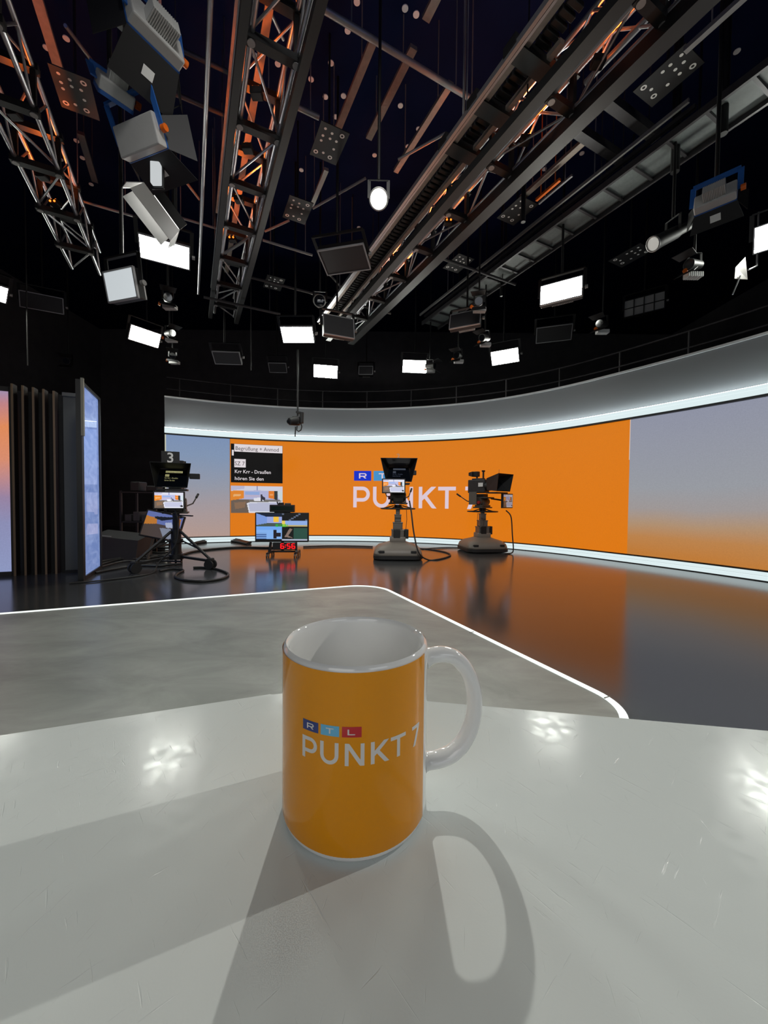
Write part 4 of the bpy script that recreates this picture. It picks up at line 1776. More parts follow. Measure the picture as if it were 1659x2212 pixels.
def s_of(px, py, h):
    return sw(px, py, h)[0]


beam('black_beam', 'black square beam just left of the middle truss', 531, 0, 5.2, 1.6, 9.6, 'blackmetal', .075, .10, cat='beam')
beam('black_beam', 'black square beam just right of the middle truss', 693, 0, 5.2, 1.6, 9.6, 'blackmetal', .085, .11, cat='beam')
beam('rail', 'thin silver rail left of the black beam by the middle truss', 516, 34, 5.35, 2.4, 8.6, 'alu', .03, .03, cat='rail')
beam('pipe', 'pale silver vertical looking pipe between the left lamps and the middle truss', 454, 17, 5.45, 3.0, 9.2, 'alu', .05, round_=True)
beam('strut_channel', 'pinkish zinc channel above the middle truss', 566, 110, 5.95, 2.6, 9.0, 'strut', .08, .04, cat='channel')
beam('strut_channel', 'long brown zinc channel at the upper left beside the back turned lamp', 100, 60, 6.9, 2.6, s_of(137, 152, 6.9), 'strut', .11, .05, cat='channel')
beam('strut_channel', 'brown zinc channel behind the two back turned lamps', 347, 100, 6.6, 2.6, 7.6, 'strut', .07, .05, cat='channel')
beam('strut_channel', 'brown zinc channel left of the middle truss, high up', 505, 100, 6.6, 2.4, 8.2, 'strut', .07, .05, cat='channel')
beam('strut_channel', 'dull brown zinc channel descending left of the twin barn door lamp', 190, 340, 6.6, s_of(168, 285, 6.6), 8.4, 'dkstrut', .09, .05, cat='channel')
beam('strut_channel', 'zinc channel left above the round spotlight', 770, 178, 6.5, s_of(805, 84, 6.5), 6.0, 'strut', .09, .05, cat='channel')
beam('strut_channel', 'rusty zinc channel right above the round spotlight', 850, 190, 6.9, s_of(889, 98, 6.9), s_of(800, 300, 6.9), 'strut', .10, .05, cat='channel')
beam('strut_channel', 'zinc channel running down to the right side of the round spotlight', 930, 250, 6.5, s_of(974, 179, 6.5), s_of(855, 370, 6.5), 'strut', .08, .05, cat='channel')
beam('strut_channel', 'short rusty zinc channel at the top middle', 930, 20, 6.9, 1.8, s_of(920, 42, 6.9), 'strut', .10, .05, cat='channel')
beam('strut_channel', 'pale zinc channel behind the lower marker plate', 693, 395, 6.3, s_of(697, 362, 6.3), s_of(668, 442, 6.3), 'alu_dull', .07, .05, cat='channel')
beam('rail', 'bright silver double rail left of the gold rails', 1072, 158, 5.35, 2.2, 9.0, 'alu', .035, .06, cat='rail')
beam('rail', 'thin silver rail beside the bright double rail', 1080, 160, 5.37, 2.2, 9.0, 'alu', .025, .05, cat='rail')
beam('rail', 'gold toned rail left of the black energy chain', 1123, 115, 5.40, 2.3, 9.2, 'strut', .055, .05, cat='rail')
beam('rail', 'gold toned rail right of the black energy chain', 1125, 200, 5.42, 2.6, 9.2, 'strut', .055, .05, cat='rail')
beam('black_beam', 'thick black beam crossing left of the right truss', 1319, 27, 5.15, 1.4, 9.4, 'blackmetal', .12, .10, cat='beam')
beam('black_beam', 'thick black beam right of the right truss', 1400, 111, 5.2, 1.4, 9.4, 'blackmetal', .16, .14, cat='beam')
beam('pipe', 'silver pipe at the upper right between the black beams', 1340, 100, 5.45, 1.8, s_of(1265, 180, 5.45), 'alu', .06, round_=True)
beam('strut_channel', 'zinc channel at the upper right corner of the picture', 1540, 55, 6.0, 1.2, s_of(1480, 110, 6.0), 'alu_dull', .06, .05, cat='channel')
beam('strut_channel', 'zinc channel above the right marker plates', 1240, 325, 6.2, s_of(1270, 305, 6.2), s_of(1120, 425, 6.2), 'strut', .09, .05, cat='channel')
beam('rail', 'yellow rail beside the second marker plate on the right', 1190, 405, 6.0, s_of(1205, 385, 6.0), s_of(1160, 433, 6.0), 'orange_knob', .04, .04, cat='rail')
beam('rail', 'silver rail next to the short yellow rail', 1205, 405, 6.0, s_of(1235, 378, 6.0), s_of(1165, 440, 6.0), 'alu', .03, .03, cat='rail')
beam('rail', 'dark silver double rail left of the cable tray', 1390, 295, 5.9, 2.6, 8.6, 'alu_dull', .03, .05, cat='rail')
beam('rail', 'dark silver rail beside the cable tray', 1405, 305, 5.9, 2.6, 8.6, 'dkstrut', .05, .05, cat='rail')
beam('pipe', 'thin dark pipe right of the cable tray above the big lit panel', 1300, 470, 5.6, 2.5, 8.5, 'dkstrut', .03, round_=True)

# energy chain between the gold rails
wch = sw(1100, 189, 5.5)[1]
ch_ = thing('energy_chain', 'black ribbed energy chain between the gold toned rails', 'cable chain', P(2.4, wch, 5.5))
mb = MB()
s = 2.4
while s < 8.6:
    mb.box((0, 0, 0), (.17, .055, .05), T(*P(s, wch, 5.5)) @ Matrix.Rotation(math.atan2(UD.y, UD.x) - math.pi / 2, 4, 'Z'), .008)
    s += .085
o = mb.build('chain_links', M['blackmetal'], ch_, world=True)
o['kind'] = 'stuff'
MB().bar(P(2.4, wch, 5.53), P(8.6, wch, 5.53), .10, .03).build('chain_core', M['black'], ch_, world=True)
for i, y in enumerate((97, 263, 380)):
    s = s_of(1100, y, 5.4)
    o = MB().bar(P(s, sw(1072, 158, 5.35)[1] - .03, 5.40), P(s, sw(1125, 200, 5.42)[1] + .10, 5.40), .16, .09).build('rail_clamp', M['blackmetal'])
    tag(o, ('black clamp plate across the gold rails, nearest one', 'black clamp plate across the gold rails, middle one',
            'black clamp plate across the gold rails, beside the round spotlight')[i], 'clamp')


def cross(name, label, px, py, h, w0, w1, mat, w=.05, cat='pipe', round_=True):
    s = sw(px, py, h)[0]
    mb = MB()
    if round_:
        mb.cyl(P(s, w0, h), P(s, w1, h), w / 2, 12)
    else:
        mb.bar(P(s, w0, h), P(s, w1, h), w, w)
    for f_ in (.15, .85):
        mb.cyl(P(s, w0 + (w1 - w0) * f_, h), P(s, w0 + (w1 - w0) * f_, CEIL), .008, 6)
    return tag(mb.build(name, M[mat], None, smooth=40 if round_ else None), label, cat)


def w_of(px, py, h):
    return sw(px, py, h)[1]


cross('pipe', 'long grey cross pipe sloping down across the upper middle', 850, 112, 6.4, w_of(700, 28, 6.4), w_of(1030, 212, 6.4), 'alu_dull', .07)
cross('pipe', 'grey cross pipe from the middle truss towards the upper marker plate', 620, 221, 6.4, w_of(560, 192, 6.4), w_of(690, 250, 6.4), 'alu_dull', .07)
cross('pipe', 'dark cross pipe behind the left lamps', 480, 150, 6.9, w_of(355, 95, 6.9), w_of(505, 163, 6.9), 'dkstrut', .06)
cross('pipe', 'second dark cross pipe lower behind the left lamps', 430, 225, 6.7, w_of(365, 200, 6.7), w_of(500, 253, 6.7), 'dkstrut', .06)
cross('pipe', 'thin grey cross pipe left of the lit left lamp', 220, 447, 5.9, w_of(150, 437, 5.9), w_of(290, 460, 5.9), 'alu_dull', .04)
cross('pipe', 'thin grey cross pipe right of the lit left lamp', 430, 482, 5.9, w_of(375, 473, 5.9), w_of(475, 491, 5.9), 'alu_dull', .04)
cross('pipe', 'grey cross pipe below the middle marker plate', 615, 533, 5.8, w_of(568, 517, 5.8), w_of(672, 557, 5.8), 'alu_dull', .045)
cross('pipe', 'dark cross beam right of the thick black beam', 1370, 260, 6.2, w_of(1310, 208, 6.2), w_of(1430, 285, 6.2), 'dkstrut', .12, round_=False, cat='beam')
cross('pipe', 'second dark cross beam right of the thick black beam', 1290, 310, 6.2, w_of(1245, 275, 6.2), w_of(1345, 335, 6.2), 'dkstrut', .12, round_=False, cat='beam')


cross('pipe', 'dark cross pipe below the far end of the middle truss', 500, 655, 5.04, w_of(440, 640, 5.04), w_of(600, 690, 5.04), 'dkstrut', .05)
cross('pipe', 'dark cross pipe across the far ends of both trusses', 700, 640, 5.48, w_of(540, 585, 5.48), w_of(830, 690, 5.48), 'dkstrut', .05)
cross('pipe', 'dark cross pipe from the right truss towards the cable tray', 960, 560, 5.6, w_of(905, 535, 5.6), w_of(1090, 630, 5.6), 'dkstrut', .05)


def diag(label, p0, p1, h, mat='alu_dull', r=.02):
    a, b = at_h(p0[0], p0[1], h), at_h(p1[0], p1[1], h + .15)
    return tag(MB().cyl(a, b, r, 10).build('brace_pipe', M[mat], None, smooth=40), label, 'pipe')


diag('slanting grey brace pipe right of the round spotlight', (860, 345), (962, 288), 6.0)
diag('slanting grey brace pipe left under the round spotlight', (676, 450), (790, 385), 6.0)
diag('slanting grey brace pipe from the middle truss to the middle marker plate', (572, 500), (625, 476), 5.9)
diag('short grey brace pipe beside the twin barn door lamp', (390, 378), (430, 430), 5.9)
diag('thin grey brace pipe right of the brown channel at the upper left', (141, 55), (205, 140), 6.3, 'strut')
diag('slanting grey pipe above the dark box panel', (705, 585), (738, 622), 5.6)
diag('thin bright pipe at the top of the middle truss', (572, 0), (612, 85), 6.1, 'alu', .018)

# cable tray on the right
cw = sw(1440, 335, 5.7)[1]
ct = thing('cable_tray', 'wide grey mesh cable tray with cross bars at the upper right', 'cable tray', P(3, cw, 5.7))
MB().bar(P(1.0, cw, 5.72), P(8.6, cw, 5.72), .46, .012).build('tray_mesh', pbr('tray_mesh', S(96, 102, 100), 0.6, noise=0.25, nscale=30), ct, world=True)
for d in (-.25, .25):
    MB().bar(P(1.0, cw + d, 5.70), P(8.6, cw + d, 5.70), .035, .09).build('side_rail', M['dkstrut'], ct, world=True)
s = 1.2
while s < 8.5:
    MB().bar(P(s, cw - .25, 5.69), P(s, cw + .25, 5.69), .035, .03).build('cross_bar', M['dkstrut'], ct, world=True)
    s += .42
for i, (x, y0, y1, r) in enumerate(((1458, 195, 372, .05), (1562, 50, 290, .045), (1130, 370, 480, .035), (1083, 480, 640, .03))):
    b_ = at_h(x, y1, 5.4)
    o = MB().cyl(b_, Vector((b_.x, b_.y, CEIL)), r, 12).build('hanger_pole', M['blackmetal'], None, smooth=40)
    tag(o, ('thick black vertical pole in front of the right marker plate', 'black vertical pole at the upper right edge by the tray',
            'black vertical pole beside the second marker plate on the right', 'thin black vertical pole above the lamp cluster')[i], 'pole')

# tracking marker plates: black plate with white dots and rings
DOTS = [(.08, .15, 0), (.13, .45, 0), (.08, .85, 1), (.30, .15, 0), (.30, .45, 0), (.30, .72, 0), (.46, .15, 0), (.86, .10, 1), (.80, .40, 0), (.86, .72, 1), (.56, .74, 0)]
for i, (x, y, lab, h) in enumerate((
        (163, 203, 'black marker plate with white dots and rings at the upper left by the lamps', 6.1),
        (711, 312, 'black marker plate with white dots left of the round spotlight', 6.1),
        (643, 455, 'black marker plate with white dots right of the middle truss, second one', 6.1),
        (592, 612, 'dim black marker plate with dots low beside the end of the middle truss', 6.1),
        (1442, 168, 'black marker plate with white dots and rings at the upper right', 6.1),
        (1117, 457, 'black marker plate with white dots beside the short yellow rail', 6.1),
        (990, 570, 'small looking black marker plate with dots right of the far orange truss', 6.1),
        (1362, 553, 'dim black marker plate with dots left of the barrel spotlight', 5.5))):
    c = at_h(x, y, h)
    r = thing('tracking_plate', lab, 'marker plate', c)
    A = Matrix.Identity(4)
    A.col[0][:3], A.col[1][:3], A.col[2][:3] = VD, UD, (0, 0, 1)
    MB().box((0, 0, .006), (.40, .56, .012), A).build('plate', M['black'], r)
    mb = MB()
    for a, b, ring in DOTS:
        cx_, cy_ = -.17 + .34 * b, -.24 + .50 * a
        n_ = 18
        ri, ro = (.016, .033) if ring else (0, .019)
        vo = [(cx_ + ro * math.cos(2 * math.pi * q / n_), cy_ + ro * math.sin(2 * math.pi * q / n_), -.003) for q in range(n_)]
        if ring:
            vi = [(cx_ + ri * math.cos(2 * math.pi * q / n_), cy_ + ri * math.sin(2 * math.pi * q / n_), -.003) for q in range(n_)]
            mb.add(vo + vi, [(q, (q + 1) % n_, n_ + (q + 1) % n_, n_ + q) for q in range(n_)], A)
        else:
            mb.add(vo, [tuple(range(n_))], A)
    mb.build('dot_pattern', M['dot'], r)
    MB().cyl((0, 0, .012), (0, 0, CEIL - h), .015, 8).build('hanger', M['blackmetal'], r)

# single white tracking dots under the ceiling
for x, y in ((619, 5), (771, 5), (751, 67), (715, 137), (672, 172), (703, 210), (742, 208), (725, 253), (651, 368), (865, 229), (904, 279), (881, 317), (809, 336),
             (558, 106), (552, 122), (600, 139), (52, 133), (100, 104), (118, 157), (143, 84), (165, 305), (131, 345), (178, 342), (197, 399), (875, 19), (899, 32),
             (1326, 241), (1257, 332), (1167, 311), (1176, 366), (1157, 396), (1128, 422), (1260, 442), (1394, 343), (1592, 112), (1146, 407), (775, 492), (845, 505)):
    h = CEIL - .012
    c = at_h(x, y, h)
    o = MB().cyl((0, 0, 0), (0, 0, .012), .042, 16).build('tracking_dot', M['dot'])
    o.location = c
    tag(o, 'small round white tracking dot stuck under the dark ceiling', 'marker dot', 'tracking dots on the ceiling')

# ================================================================== LAMPS
M['white_painted_glow'] = emis('panel_painted_glow', S(186, 194, 198), 0.9, base=S(200, 200, 200))  # light of the neighbouring panel on a diffuser, painted as its own glow
def cam_proj(p):
    d = p - EYE
    z = d.dot(FWD)
    return CX + FPX * d.dot(RGT) / z, CY - FPX * d.dot(UPV) / z


def fins(mb, c, s, n):
    x, y, z = c
    mb.box(c, (s[0], s[1], s[2] * .86))
    for i in range(n):
        mb.box((x - s[0] / 2 + s[0] * (i + .5) / n, y, z), (s[0] / n * .45, s[1] * 1.04, s[2]))


def lamp(tl, tr, bc, label, kind, W=.65, Hh=.34, face=1, doors=0, tilt=None, up=CEIL, box=True, h_top=None, name='panel_light', front=None):
    """flat studio lamp whose top corners are seen at tl and tr and whose lower edge middle is at bc"""
    a1, b1 = at_h(tl[0], tl[1], CAM_H + 1), at_h(tr[0], tr[1], CAM_H + 1)
    H = W / (b1 - a1).length if h_top is None else h_top - CAM_H
    A, B = at_h(tl[0], tl[1], CAM_H + H), at_h(tr[0], tr[1], CAM_H + H)
    ex = (B - A).normalized()
    nh = Vector((ex.y, -ex.x, 0))           # towards the viewer
    mid = (A + B) / 2
    if front is not None:
        tilt = 0
    if tilt is None:
        best = (1e9, 0)
        for i in range(-30, 86):
            t = math.radians(i)
            q = mid - Vector((0, 0, math.cos(t))) * Hh - nh * (math.sin(t) * Hh)
            x, y = cam_proj(q)
            best = min(best, (abs(y - bc[1]), i))
        tilt = best[1]
    t = math.radians(tilt)
    dn = -(Vector((0, 0, math.cos(t))) + nh * math.sin(t))
    c = mid + dn * (Hh / 2)
    ez = -dn
    ey = ez.cross(ex)                        # away from the viewer
    if front is not None:
        ey = Vector(front)
        ey = (ey - ex * ey.dot(ex)).normalized()
        ez = ex.cross(ey)
        c = mid
    m4 = Matrix.Identity(4)
    for i in range(3):
        m4[i][0], m4[i][1], m4[i][2], m4[i][3] = ex[i], ey[i], ez[i], c[i]
    r = thing(name, label, 'lamp', mat4=m4)
    inv = m4.inverted()
    f = -1 if face == 1 else 1               # front side along local y
    MB().box((0, -f * .055, 0), (W * .99, .10, Hh * .98), None, .012).build('housing', M['blackmetal'] if kind != 'back' else M['greylight'], r)
    mb = MB()
    t_ = .016
    mb.box((0, f * .002, Hh / 2 - t_ / 2), (W, .03, t_)).box((0, f * .002, -Hh / 2 + t_ / 2), (W, .03, t_))
    mb.box((-W / 2 + t_ / 2, f * .002, 0), (t_, .03, Hh)).box((W / 2 - t_ / 2, f * .002, 0), (t_, .03, Hh))
    mb.build('front_frame', M['frame_edge'] if kind not in ('back',) else M['blue'], r)
    mat = {'lit': 'panel_on', 'strong': 'panel_on_strong', 'dark': 'diffuser_off', 'grid': 'diffuser_grey', 'white': 'white_painted_glow', 'back': 'diffuser_off', 'litback': 'panel_on'}[kind]
    MB().box((0, f * .004, 0), (W - .03, .012, Hh - .03)).build('diffuser', M[mat], r)
    if kind == 'grid':
        mb = MB()
        for i in range(5):
            mb.box((-W / 2 + W * i / 4, f * .016, 0), (.018, .012, Hh))
        for j in (-1, 0, 1):
            mb.box((0, f * .016, j * Hh / 2), (W, .012, .018))
        mb.build('grid_bars', M['black'], r)
    # yoke and hanging tube
    mb = MB()
    for sx in (-1, 1):
        mb.bar((sx * (W / 2 + .02), -f * .05, 0), (sx * (W / 2 + .02), -f * .08, Hh / 2 + .16), .012, .05, up=(1, 0, 0))
    mb.bar((-W / 2 - .02, -f * .08, Hh / 2 + .16), (W / 2 + .02, -f * .08, Hh / 2 + .16), .05, .02)
    mb.build('yoke', M['blue'] if kind == 'back' else M['blackmetal'], r)
    top_ = Vector((0, -f * .08, Hh / 2 + .16))
    wt_ = m4 @ top_
    if up > wt_.z:
        MB().cyl(top_, inv @ Vector((wt_.x, wt_.y, up)), .02, 10).build('hanging_tube', M['blackmetal'], r, smooth=40)
    MB().cyl((W / 2 + .025, -f * .05, 0), (W / 2 + .065, -f * .05, 0), .03, 12).build('tilt_knob', M['orange_knob'] if kind == 'back' else M['alu_dull'], r, smooth=40)
    if box:
        mb = MB()
        fins(mb, (0, -f * .16, -.02), (W * .52, .12, Hh * .55), 14)
        mb.build('power_box', M['greylight'], r)
    if doors:
        for sx, sz, ln in ((0, 1, doors), (0, -1, doors), (1, 0, doors * .8), (-1, 0, doors * .8)):
            if sz:
                p = [(-W / 2, 0, sz * Hh / 2), (W / 2, 0, sz * Hh / 2), (W / 2 + .05, f * ln * .80, sz * (Hh / 2 + ln * .55)), (-W / 2 - .05, f * ln * .80, sz * (Hh / 2 + ln * .55))]
                n_ = (0, -f * .55, sz * .8)
            else:
                p = [(sx * W / 2, 0, -Hh / 2), (sx * W / 2, 0, Hh / 2), (sx * (W / 2 + ln * .55), f * ln * .8, Hh / 2 + .05), (sx * (W / 2 + ln * .55), f * ln * .8, -Hh / 2 - .05)]
                n_ = (sx * .8, -f * .55, 0)
            d_ = MB().slab(p, n_, .006).build('barn_door', M['black'], r)
            if sz == 1 or sz == -1:
                cc = (Vector(p[0]) + Vector(p[1]) + Vector(p[2]) + Vector(p[3])) / 4
                nn = Vector(n_).normalized()
                sx_ = Vector((1, 0, 0))
                sy_ = nn.cross(sx_).normalized()
                q = cc + nn * .004
                MB().slab([q - sx_ * .045 - sy_ * .035, q + sx_ * .045 - sy_ * .035, q + sx_ * .045 + sy_ * .035, q - sx_ * .045 + sy_ * .035], nn, .002).build('sticker', M['sticker'], d_)
    return r


LIT = [
    ((297, 501), (411, 533), (354, 570), 'largest glowing white panel lamp at the upper left'),
    ((282, 699), (349, 722), (308, 743), 'glowing white panel lamp on the left above the dark opening'),
    ((604, 704), (675, 704), (641, 741), 'glowing white panel lamp in the middle below the far truss end'),
    ((677, 786), (730, 790), (703, 817), 'lowest small glowing panel lamp left of the picture middle'),
    ((870, 776), (923, 778), (897, 806), 'small glowing panel lamp above the middle pedestal camera'),
    ((1059, 760), (1120, 749), (1091, 786), 'glowing panel lamp right of the middle, tilted down to the left'),
    ((1167, 619), (1260, 594), (1216, 651), 'big glowing panel lamp on the right above the fascia'),
]
for tl_, tr_, bc_, lab in LIT:
    lamp(tl_, tr_, bc_, lab, 'lit')
lamp((1628, 492), (1780, 440), (1700, 535), 'glowing panel lamp cut by the right picture edge', 'strong')
lamp((-95, 585), (20, 622), (-45, 640), 'glowing panel lamp cut by the left picture edge', 'strong')

lamp((40, 626), (137, 645), (85, 672), 'unlit dark panel lamp beside the lamp at the left edge', 'dark', W=.75, Hh=.34)
lamp((223, 588), (288, 574), (272, 627), 'white faced panel lamp below the largest glowing panel', 'white', W=.45, Hh=.33, tilt=12)
lamp((457, 758), (517, 760), (488, 787), 'small unlit panel lamp with grey frame left of the middle', 'dark', W=.62, Hh=.31)
lamp((685, 541), (785, 525), (745, 588), 'large unlit black panel lamp under the round spotlight', 'dark', W=.78, Hh=.46)
lamp((697, 677), (764, 690), (724, 727), 'unlit black panel lamp right of the middle glowing lamp', 'dark', W=.62, Hh=.42)
lamp((579, 783), (618, 784), (598, 805), 'faint unlit panel lamp left of the lowest glowing lamp', 'dark', W=.5, Hh=.28)
lamp((775, 791), (806, 791), (790, 810), 'faint unlit panel lamp right of the lowest glowing lamp', 'dark', W=.4, Hh=.26)
lamp((973, 681), (1040, 667), (1010, 706), 'unlit panel lamp with pale frame left of the lamp cluster', 'dark', W=.62, Hh=.34)
lamp((1159, 708), (1238, 698), (1199, 738), 'faint unlit panel lamp under the big right glowing panel', 'dark', W=.75, Hh=.36)
lamp((1349, 652), (1437, 629), (1396, 677), 'unlit grey panel lamp with black grid on the right', 'grid', W=.72, Hh=.36)

# lamps seen from behind at the upper left
lamp((297, 52), (357, 112), None, 'back turned lamp with finned grey box and barn doors at the top left', 'back', W=.42, Hh=.24, face=-1, doors=.34, h_top=4.9, front=(-.86, -.10, -.22))
lamp((256, 288), (356, 245), (318, 320), 'back turned white lamp with blue ends and barn doors, below the others', 'back', W=.48, Hh=.24, face=-1, doors=.30, tilt=20, h_top=4.5, box=False)
lamp((218, 185), (262, 215), (245, 240), 'small back turned lamp with grey finned box between the two barn door lamps', 'back', W=.26, Hh=.22, face=-1, tilt=-40, h_top=4.7)
lamp((1505, 442), (1592, 405), (1560, 480), 'back turned lamp with finned box and white sticker at the right', 'back', W=.36, Hh=.18, face=-1, doors=.18, tilt=-20, h_top=4.5)
# edge-on lamp whose white doors catch its own light
pc = at_h(345, 452, 4.55)
X = Vector((-.62, -.25, -.74)).normalized()
Y_ = -X
Xa = Vector((.30, .62, -.72))
Xa = (Xa - Y_ * Xa.dot(Y_)).normalized()
Za = Xa.cross(Y_).normalized()
m4 = Matrix.Identity(4)
for i in range(3):
    m4[i][0], m4[i][1], m4[i][2], m4[i][3] = Xa[i], Y_[i], Za[i], pc[i]
r = thing('panel_light', 'edge on lamp with white lit doors in front of the largest glowing panel', 'lamp', mat4=m4)
MB().box((0, .07, 0), (.50, .12, .26), None, .01).build('housing', M['blackmetal'], r)
MB().box((0, .004, 0), (.47, .012, .23)).build('diffuser', emis('lit_soft', (1, .97, .92, 1), 3.5), r)
for sz in (1, -1):
    MB().slab([(-.25, 0, sz * .13), (.25, 0, sz * .13), (.27, -.20, sz * .22), (-.27, -.20, sz * .22)], (0, .4, sz), .006).build('barn_door', M['white'], r)
for sx in (1, -1):
    MB().slab([(sx * .25, 0, -.13), (sx * .25, 0, .13), (sx * .33, -.17, .15), (sx * .33, -.17, -.15)], (sx, .4, 0), .006).build('barn_door', M['white'], r)
MB().cyl((.1, .13, 0), m4.inverted() @ (m4 @ Vector((.1, .13, 0)) + Vector((0, 0, .7))), .03, 10).build('hanging_tube', M['blackmetal'], r, smooth=40)
st = thing('light_tube', 'short white light bar hanging under the lower back turned lamp', 'lamp', at_h(337, 368, 4.2))
MB().box((0, 0, 0), (.09, .05, .26), None, .01).build('tube', emis('tube_soft', S(215, 220, 222), 0.8), st)
MB().box((.0, .03, 0), (.12, .02, .30), None, .005).cyl((0, .03, .1), (0, .03, CEIL - 4.2), .014, 8).build('holder', M['blackmetal'], st)


def round_spot(pos, target, label, on, rad=.095, length=.34, power=0.0, up=CEIL, glint=False):
    pos, target = Vector(pos), Vector(target)
    d = (target - pos).normalized()
    q = d.to_track_quat('-Y', 'Z').to_matrix().to_4x4()
    m4 = Matrix.Translation(pos) @ q
    inv = m4.inverted()
    r = thing('spotlight', label, 'lamp', mat4=m4)
    mb = MB()
    mb.cyl((0, .0, 0), (0, .06, 0), rad * 1.06, 28, cap=False).cyl((0, .06, 0), (0, .06 + length * .55, 0), rad, 28, r1=rad * .9)
    mb.cyl((0, .06 + length * .55, 0), (0, .06 + length, 0), rad * .75, 24, r1=rad * .6)
    mb.build('barrel', M['black'], r, smooth=40)
    mb = MB()
    mb.tube([(rad * math.cos(2 * math.pi * i / 28), -.004, rad * math.sin(2 * math.pi * i / 28)) for i in range(28)], .010, 8, closed=True)
    mb.build('rim', M['alu_dull'], r, smooth=60)
    prof_ = [(rad * .97 * f, -.012 * (1 - f * f) + .012) for f in (0.0, .3, .6, .8, 1.0)]
    vs = [(0, prof_[0][1], 0)]
    n_ = 28
    for rr, y in prof_[1:]:
        vs += [(rr * math.cos(2 * math.pi * i / n_), y, rr * math.sin(2 * math.pi * i / n_)) for i in range(n_)]
    fs = [(0, 1 + i, 1 + (i + 1) % n_) for i in range(n_)]
    for k_ in range(3):
        fs += [(1 + k_ * n_ + i, 1 + k_ * n_ + (i + 1) % n_, 1 + (k_ + 1) * n_ + (i + 1) % n_, 1 + (k_ + 1) * n_ + i) for i in range(n_)]
    MB().add(vs, fs).build('lens', M['spot_on'] if on else (M['lens_painted_glint'] if glint else M['lens']), r, smooth=60)
    mb = MB()
    yc = .06 + length * .45
    upl = (inv.to_3x3() @ Vector((0, 0, 1))).normalized()
    for sx in (-1, 1):
        mb.bar((sx * rad * 1.12, yc, 0), Vector((sx * rad * 1.12, yc, 0)) + upl * .2, .012, .035, up=(1, 0, 0))
    mb.bar(Vector((-rad * 1.12, yc, 0)) + upl * .2, Vector((rad * 1.12, yc, 0)) + upl * .2, .035, .012)
    mb.build('yoke', M['blackmetal'], r)
    b0 = Vector((0, yc, 0)) + upl * .2
    w0 = m4 @ b0
    if up > w0.z:
        MB().cyl(b0, inv @ Vector((w0.x, w0.y, up)), .018, 10).build('hanging_tube', M['blackmetal'], r, smooth=40)
    if power:
        L_d = bpy.data.lights.new('spot_lamp', 'SPOT')
        L_d.energy = power
        L_d.color = (1, .97, .90)
        L_d.spot_size = math.radians(75)
        L_d.spot_blend = .6
        L_d.shadow_soft_size = .03
        o = bpy.data.objects.new('spot_lamp', L_d)
        COL.objects.link(o)
        o.parent = r
        o.location = (0, -.03, 0)
        o.rotation_euler = (math.radians(-90), 0, 0)
    return r


round_spot(at_h(818, 430, 4.35), (0.02, 0.0, 1.0), 'round glaring spotlight high in the middle', True, .095, power=SPOT_W)
round_spot((4.5, 2.25, 3.75), (0, .2, .95), 'round glaring spotlight right of the picture beside the curved wall', True, .095, power=SIDE_W, up=4.4)
p1_ = at_h(1411, 527, 4.4)
round_spot(p1_, p1_ + Vector((-.95, -.20, -.55)), 'long black barrel spotlight with pale lens on the right', False, .085, length=.62, glint=True)
p1_ = at_h(690, 650, 4.9)
round_spot(p1_, p1_ + Vector((.1, -1, -.35)), 'dark moving head lamp with round lens beside the unlit black panels', False, .11, length=.22)


def small_spot(px, py, h, dirv, label, col='blackmetal', box=True):
    p = at_h(px, py, h)
    r = thing('small_spotlight', label, 'lamp', p)
    d = Vector(dirv).normalized()
    q = d.to_track_quat('-Y', 'Z').to_matrix().to_4x4()
    MB().cyl((0, -.14, 0), (0, .12, 0), .075, 18, r1=.06, M4=q).build('barrel', M[col], r, smooth=40)
    MB().cyl((0, -.145, 0), (0, -.138, 0), .066, 18, M4=q).build('lens', M['lens'], r)
    mb = MB()
    mb.slab([(-.11, -.14, .09), (.11, -.14, .09), (.13, -.28, .15), (-.13, -.28, .15)], (0, .3, 1), .006, q)
    mb.build('barn_door', M['black'], r)
    mb = MB()
    mb.slab([(-.11, -.14, -.09), (.11, -.14, -.09), (.13, -.28, -.15), (-.13, -.28, -.15)], (0, .3, -1), .006, q)
    mb.build('barn_door', M['black'], r)
    if box:
        mb = MB()
        fins(mb, (.02, .04, -.13), (.22, .10, .07), 8)
        mb.build('power_box', M['greylight'], r)
        MB().cyl((-.12, .0, -.10), (-.15, -.02, -.09), .03, 10).build('knob', M['orange_knob'], r, smooth=40)
    mb = MB()
    for sx in (-1, 1):
        mb.bar((sx * .09, 0, 0), (sx * .09, .0, .16), .012, .03, up=(1, 0, 0))
    mb.bar((-.09, 0, .16), (.09, 0, .16), .03, .012).cyl((0, 0, .16), (0, 0, CEIL - h), .016, 8)
    mb.build('yoke', M['blackmetal'], r)
    return r


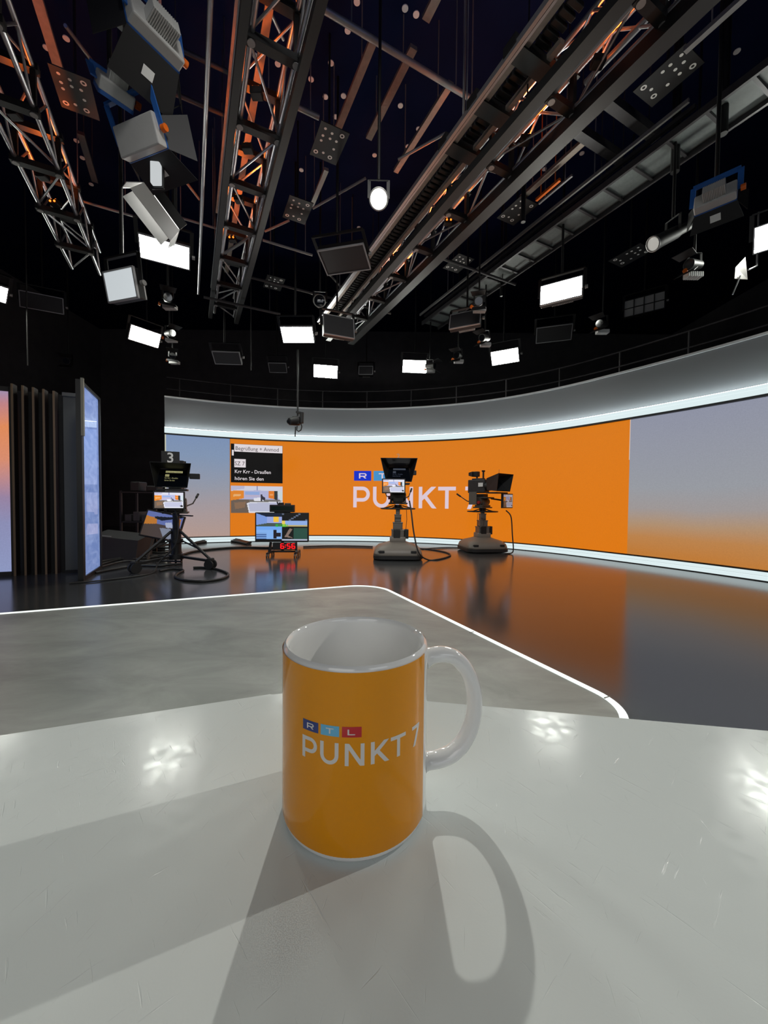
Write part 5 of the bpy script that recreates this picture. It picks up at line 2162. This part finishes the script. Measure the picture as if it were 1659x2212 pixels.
small_spot(1035, 652, 4.7, (-.3, -1, -.4), 'small spotlight with pale box in front of the framed unlit panel', 'dkstrut')
small_spot(1048, 730, 4.6, (-.8, -.8, -.3), 'small spotlight with shiny doors above the lamp tilted left', 'alu_dull')
small_spot(990, 768, 4.6, (-.6, -1, -.3), 'dim small spotlight right of the lamp over the middle camera')
small_spot(1302, 700, 4.5, (-.8, -.6, -.2), 'dim small spotlight below the big right panel lamp')
small_spot(362, 645, 4.6, (.6, -1, -.3), 'small spotlight with grey box right of the white faced lamp')
small_spot(366, 720, 4.6, (.8, -.6, -.2), 'small spotlight with orange knob right of the left glowing lamp')
small_spot(373, 770, 4.5, (.5, -1, -.2), 'faint small spotlight below the one with the orange knob')
small_spot(1500, 572, 4.5, (-.9, -.4, -.2), 'dim small spotlight under the long barrel spotlight')
small_spot(929, 790, 4.6, (.8, -.6, -.2), 'small spotlight close behind the lamp over the middle camera')
small_spot(148, 782, 4.2, (.4, -1, -.2), 'faint tiny spotlight low in the dark at the left', box=False)
fl = thing('flag_panel', 'small grey reflector flag on an arm at the right edge', 'flag', at_h(1603, 580, 4.4))
MB().slab([(-.10, 0, -.14), (.13, .05, -.12), (.10, .05, .10), (.04, 0, .16), (-.09, 0, .02)], (-.2, -1, 0), .01).build('flag', M['alu_dull'], fl)
MB().cyl((.12, .03, .0), (.30, .1, .10), .012, 8).cyl((-.02, 0, -.1), (-.12, 0, -.36), .010, 8).cyl((.30, .1, .10), (.30, .1, .85), .012, 8).build('arm', M['alu'], fl, smooth=40)

# curved guard rail of the gallery behind the fascia
gr = thing('guard_rail', 'dark curved gallery railing above and behind the grey fascia', 'railing', (0, 10.9, 3.3))
for z in (3.72, 3.92, 4.22):
    MB().tube([wall(SEND * i / 70, z, -.75) for i in range(71)], .022, 8).build('rail', M['dkstrut'], gr, smooth=60, world=True)
i = 0
s = .3
while s < SEND:
    MB().cyl(wall(s, 2.9, -.75), wall(s, 4.22, -.75), .02, 8).build('post', M['dkstrut'], gr, smooth=40, world=True)
    s += 1.15
MB().add([wall(SEND * i / 70, z, o) for i in range(71) for z, o in ((3.0, -.3), (3.0, -1.6))],
         [(2 * i, 2 * i + 1, 2 * i + 3, 2 * i + 2) for i in range(70)]).build('gallery_floor', M['black'], gr, world=True)
# hanging safety cables
for i, (x, y0, y1, h) in enumerate(((542, 640, 800, 3.3), (60, 560, 790, 3.4))):
    b_ = at_y(x, y1, 9.0 if i == 0 else 7.5)
    o = MB().cyl(b_, Vector((b_.x, b_.y, CEIL)), .012, 8).build('hanging_cable', M['cable'], None, smooth=40)
    tag(o, ('thin black cable hanging down left of the middle glowing lamp', 'thin black cable hanging down near the left picture edge')[i], 'cable')
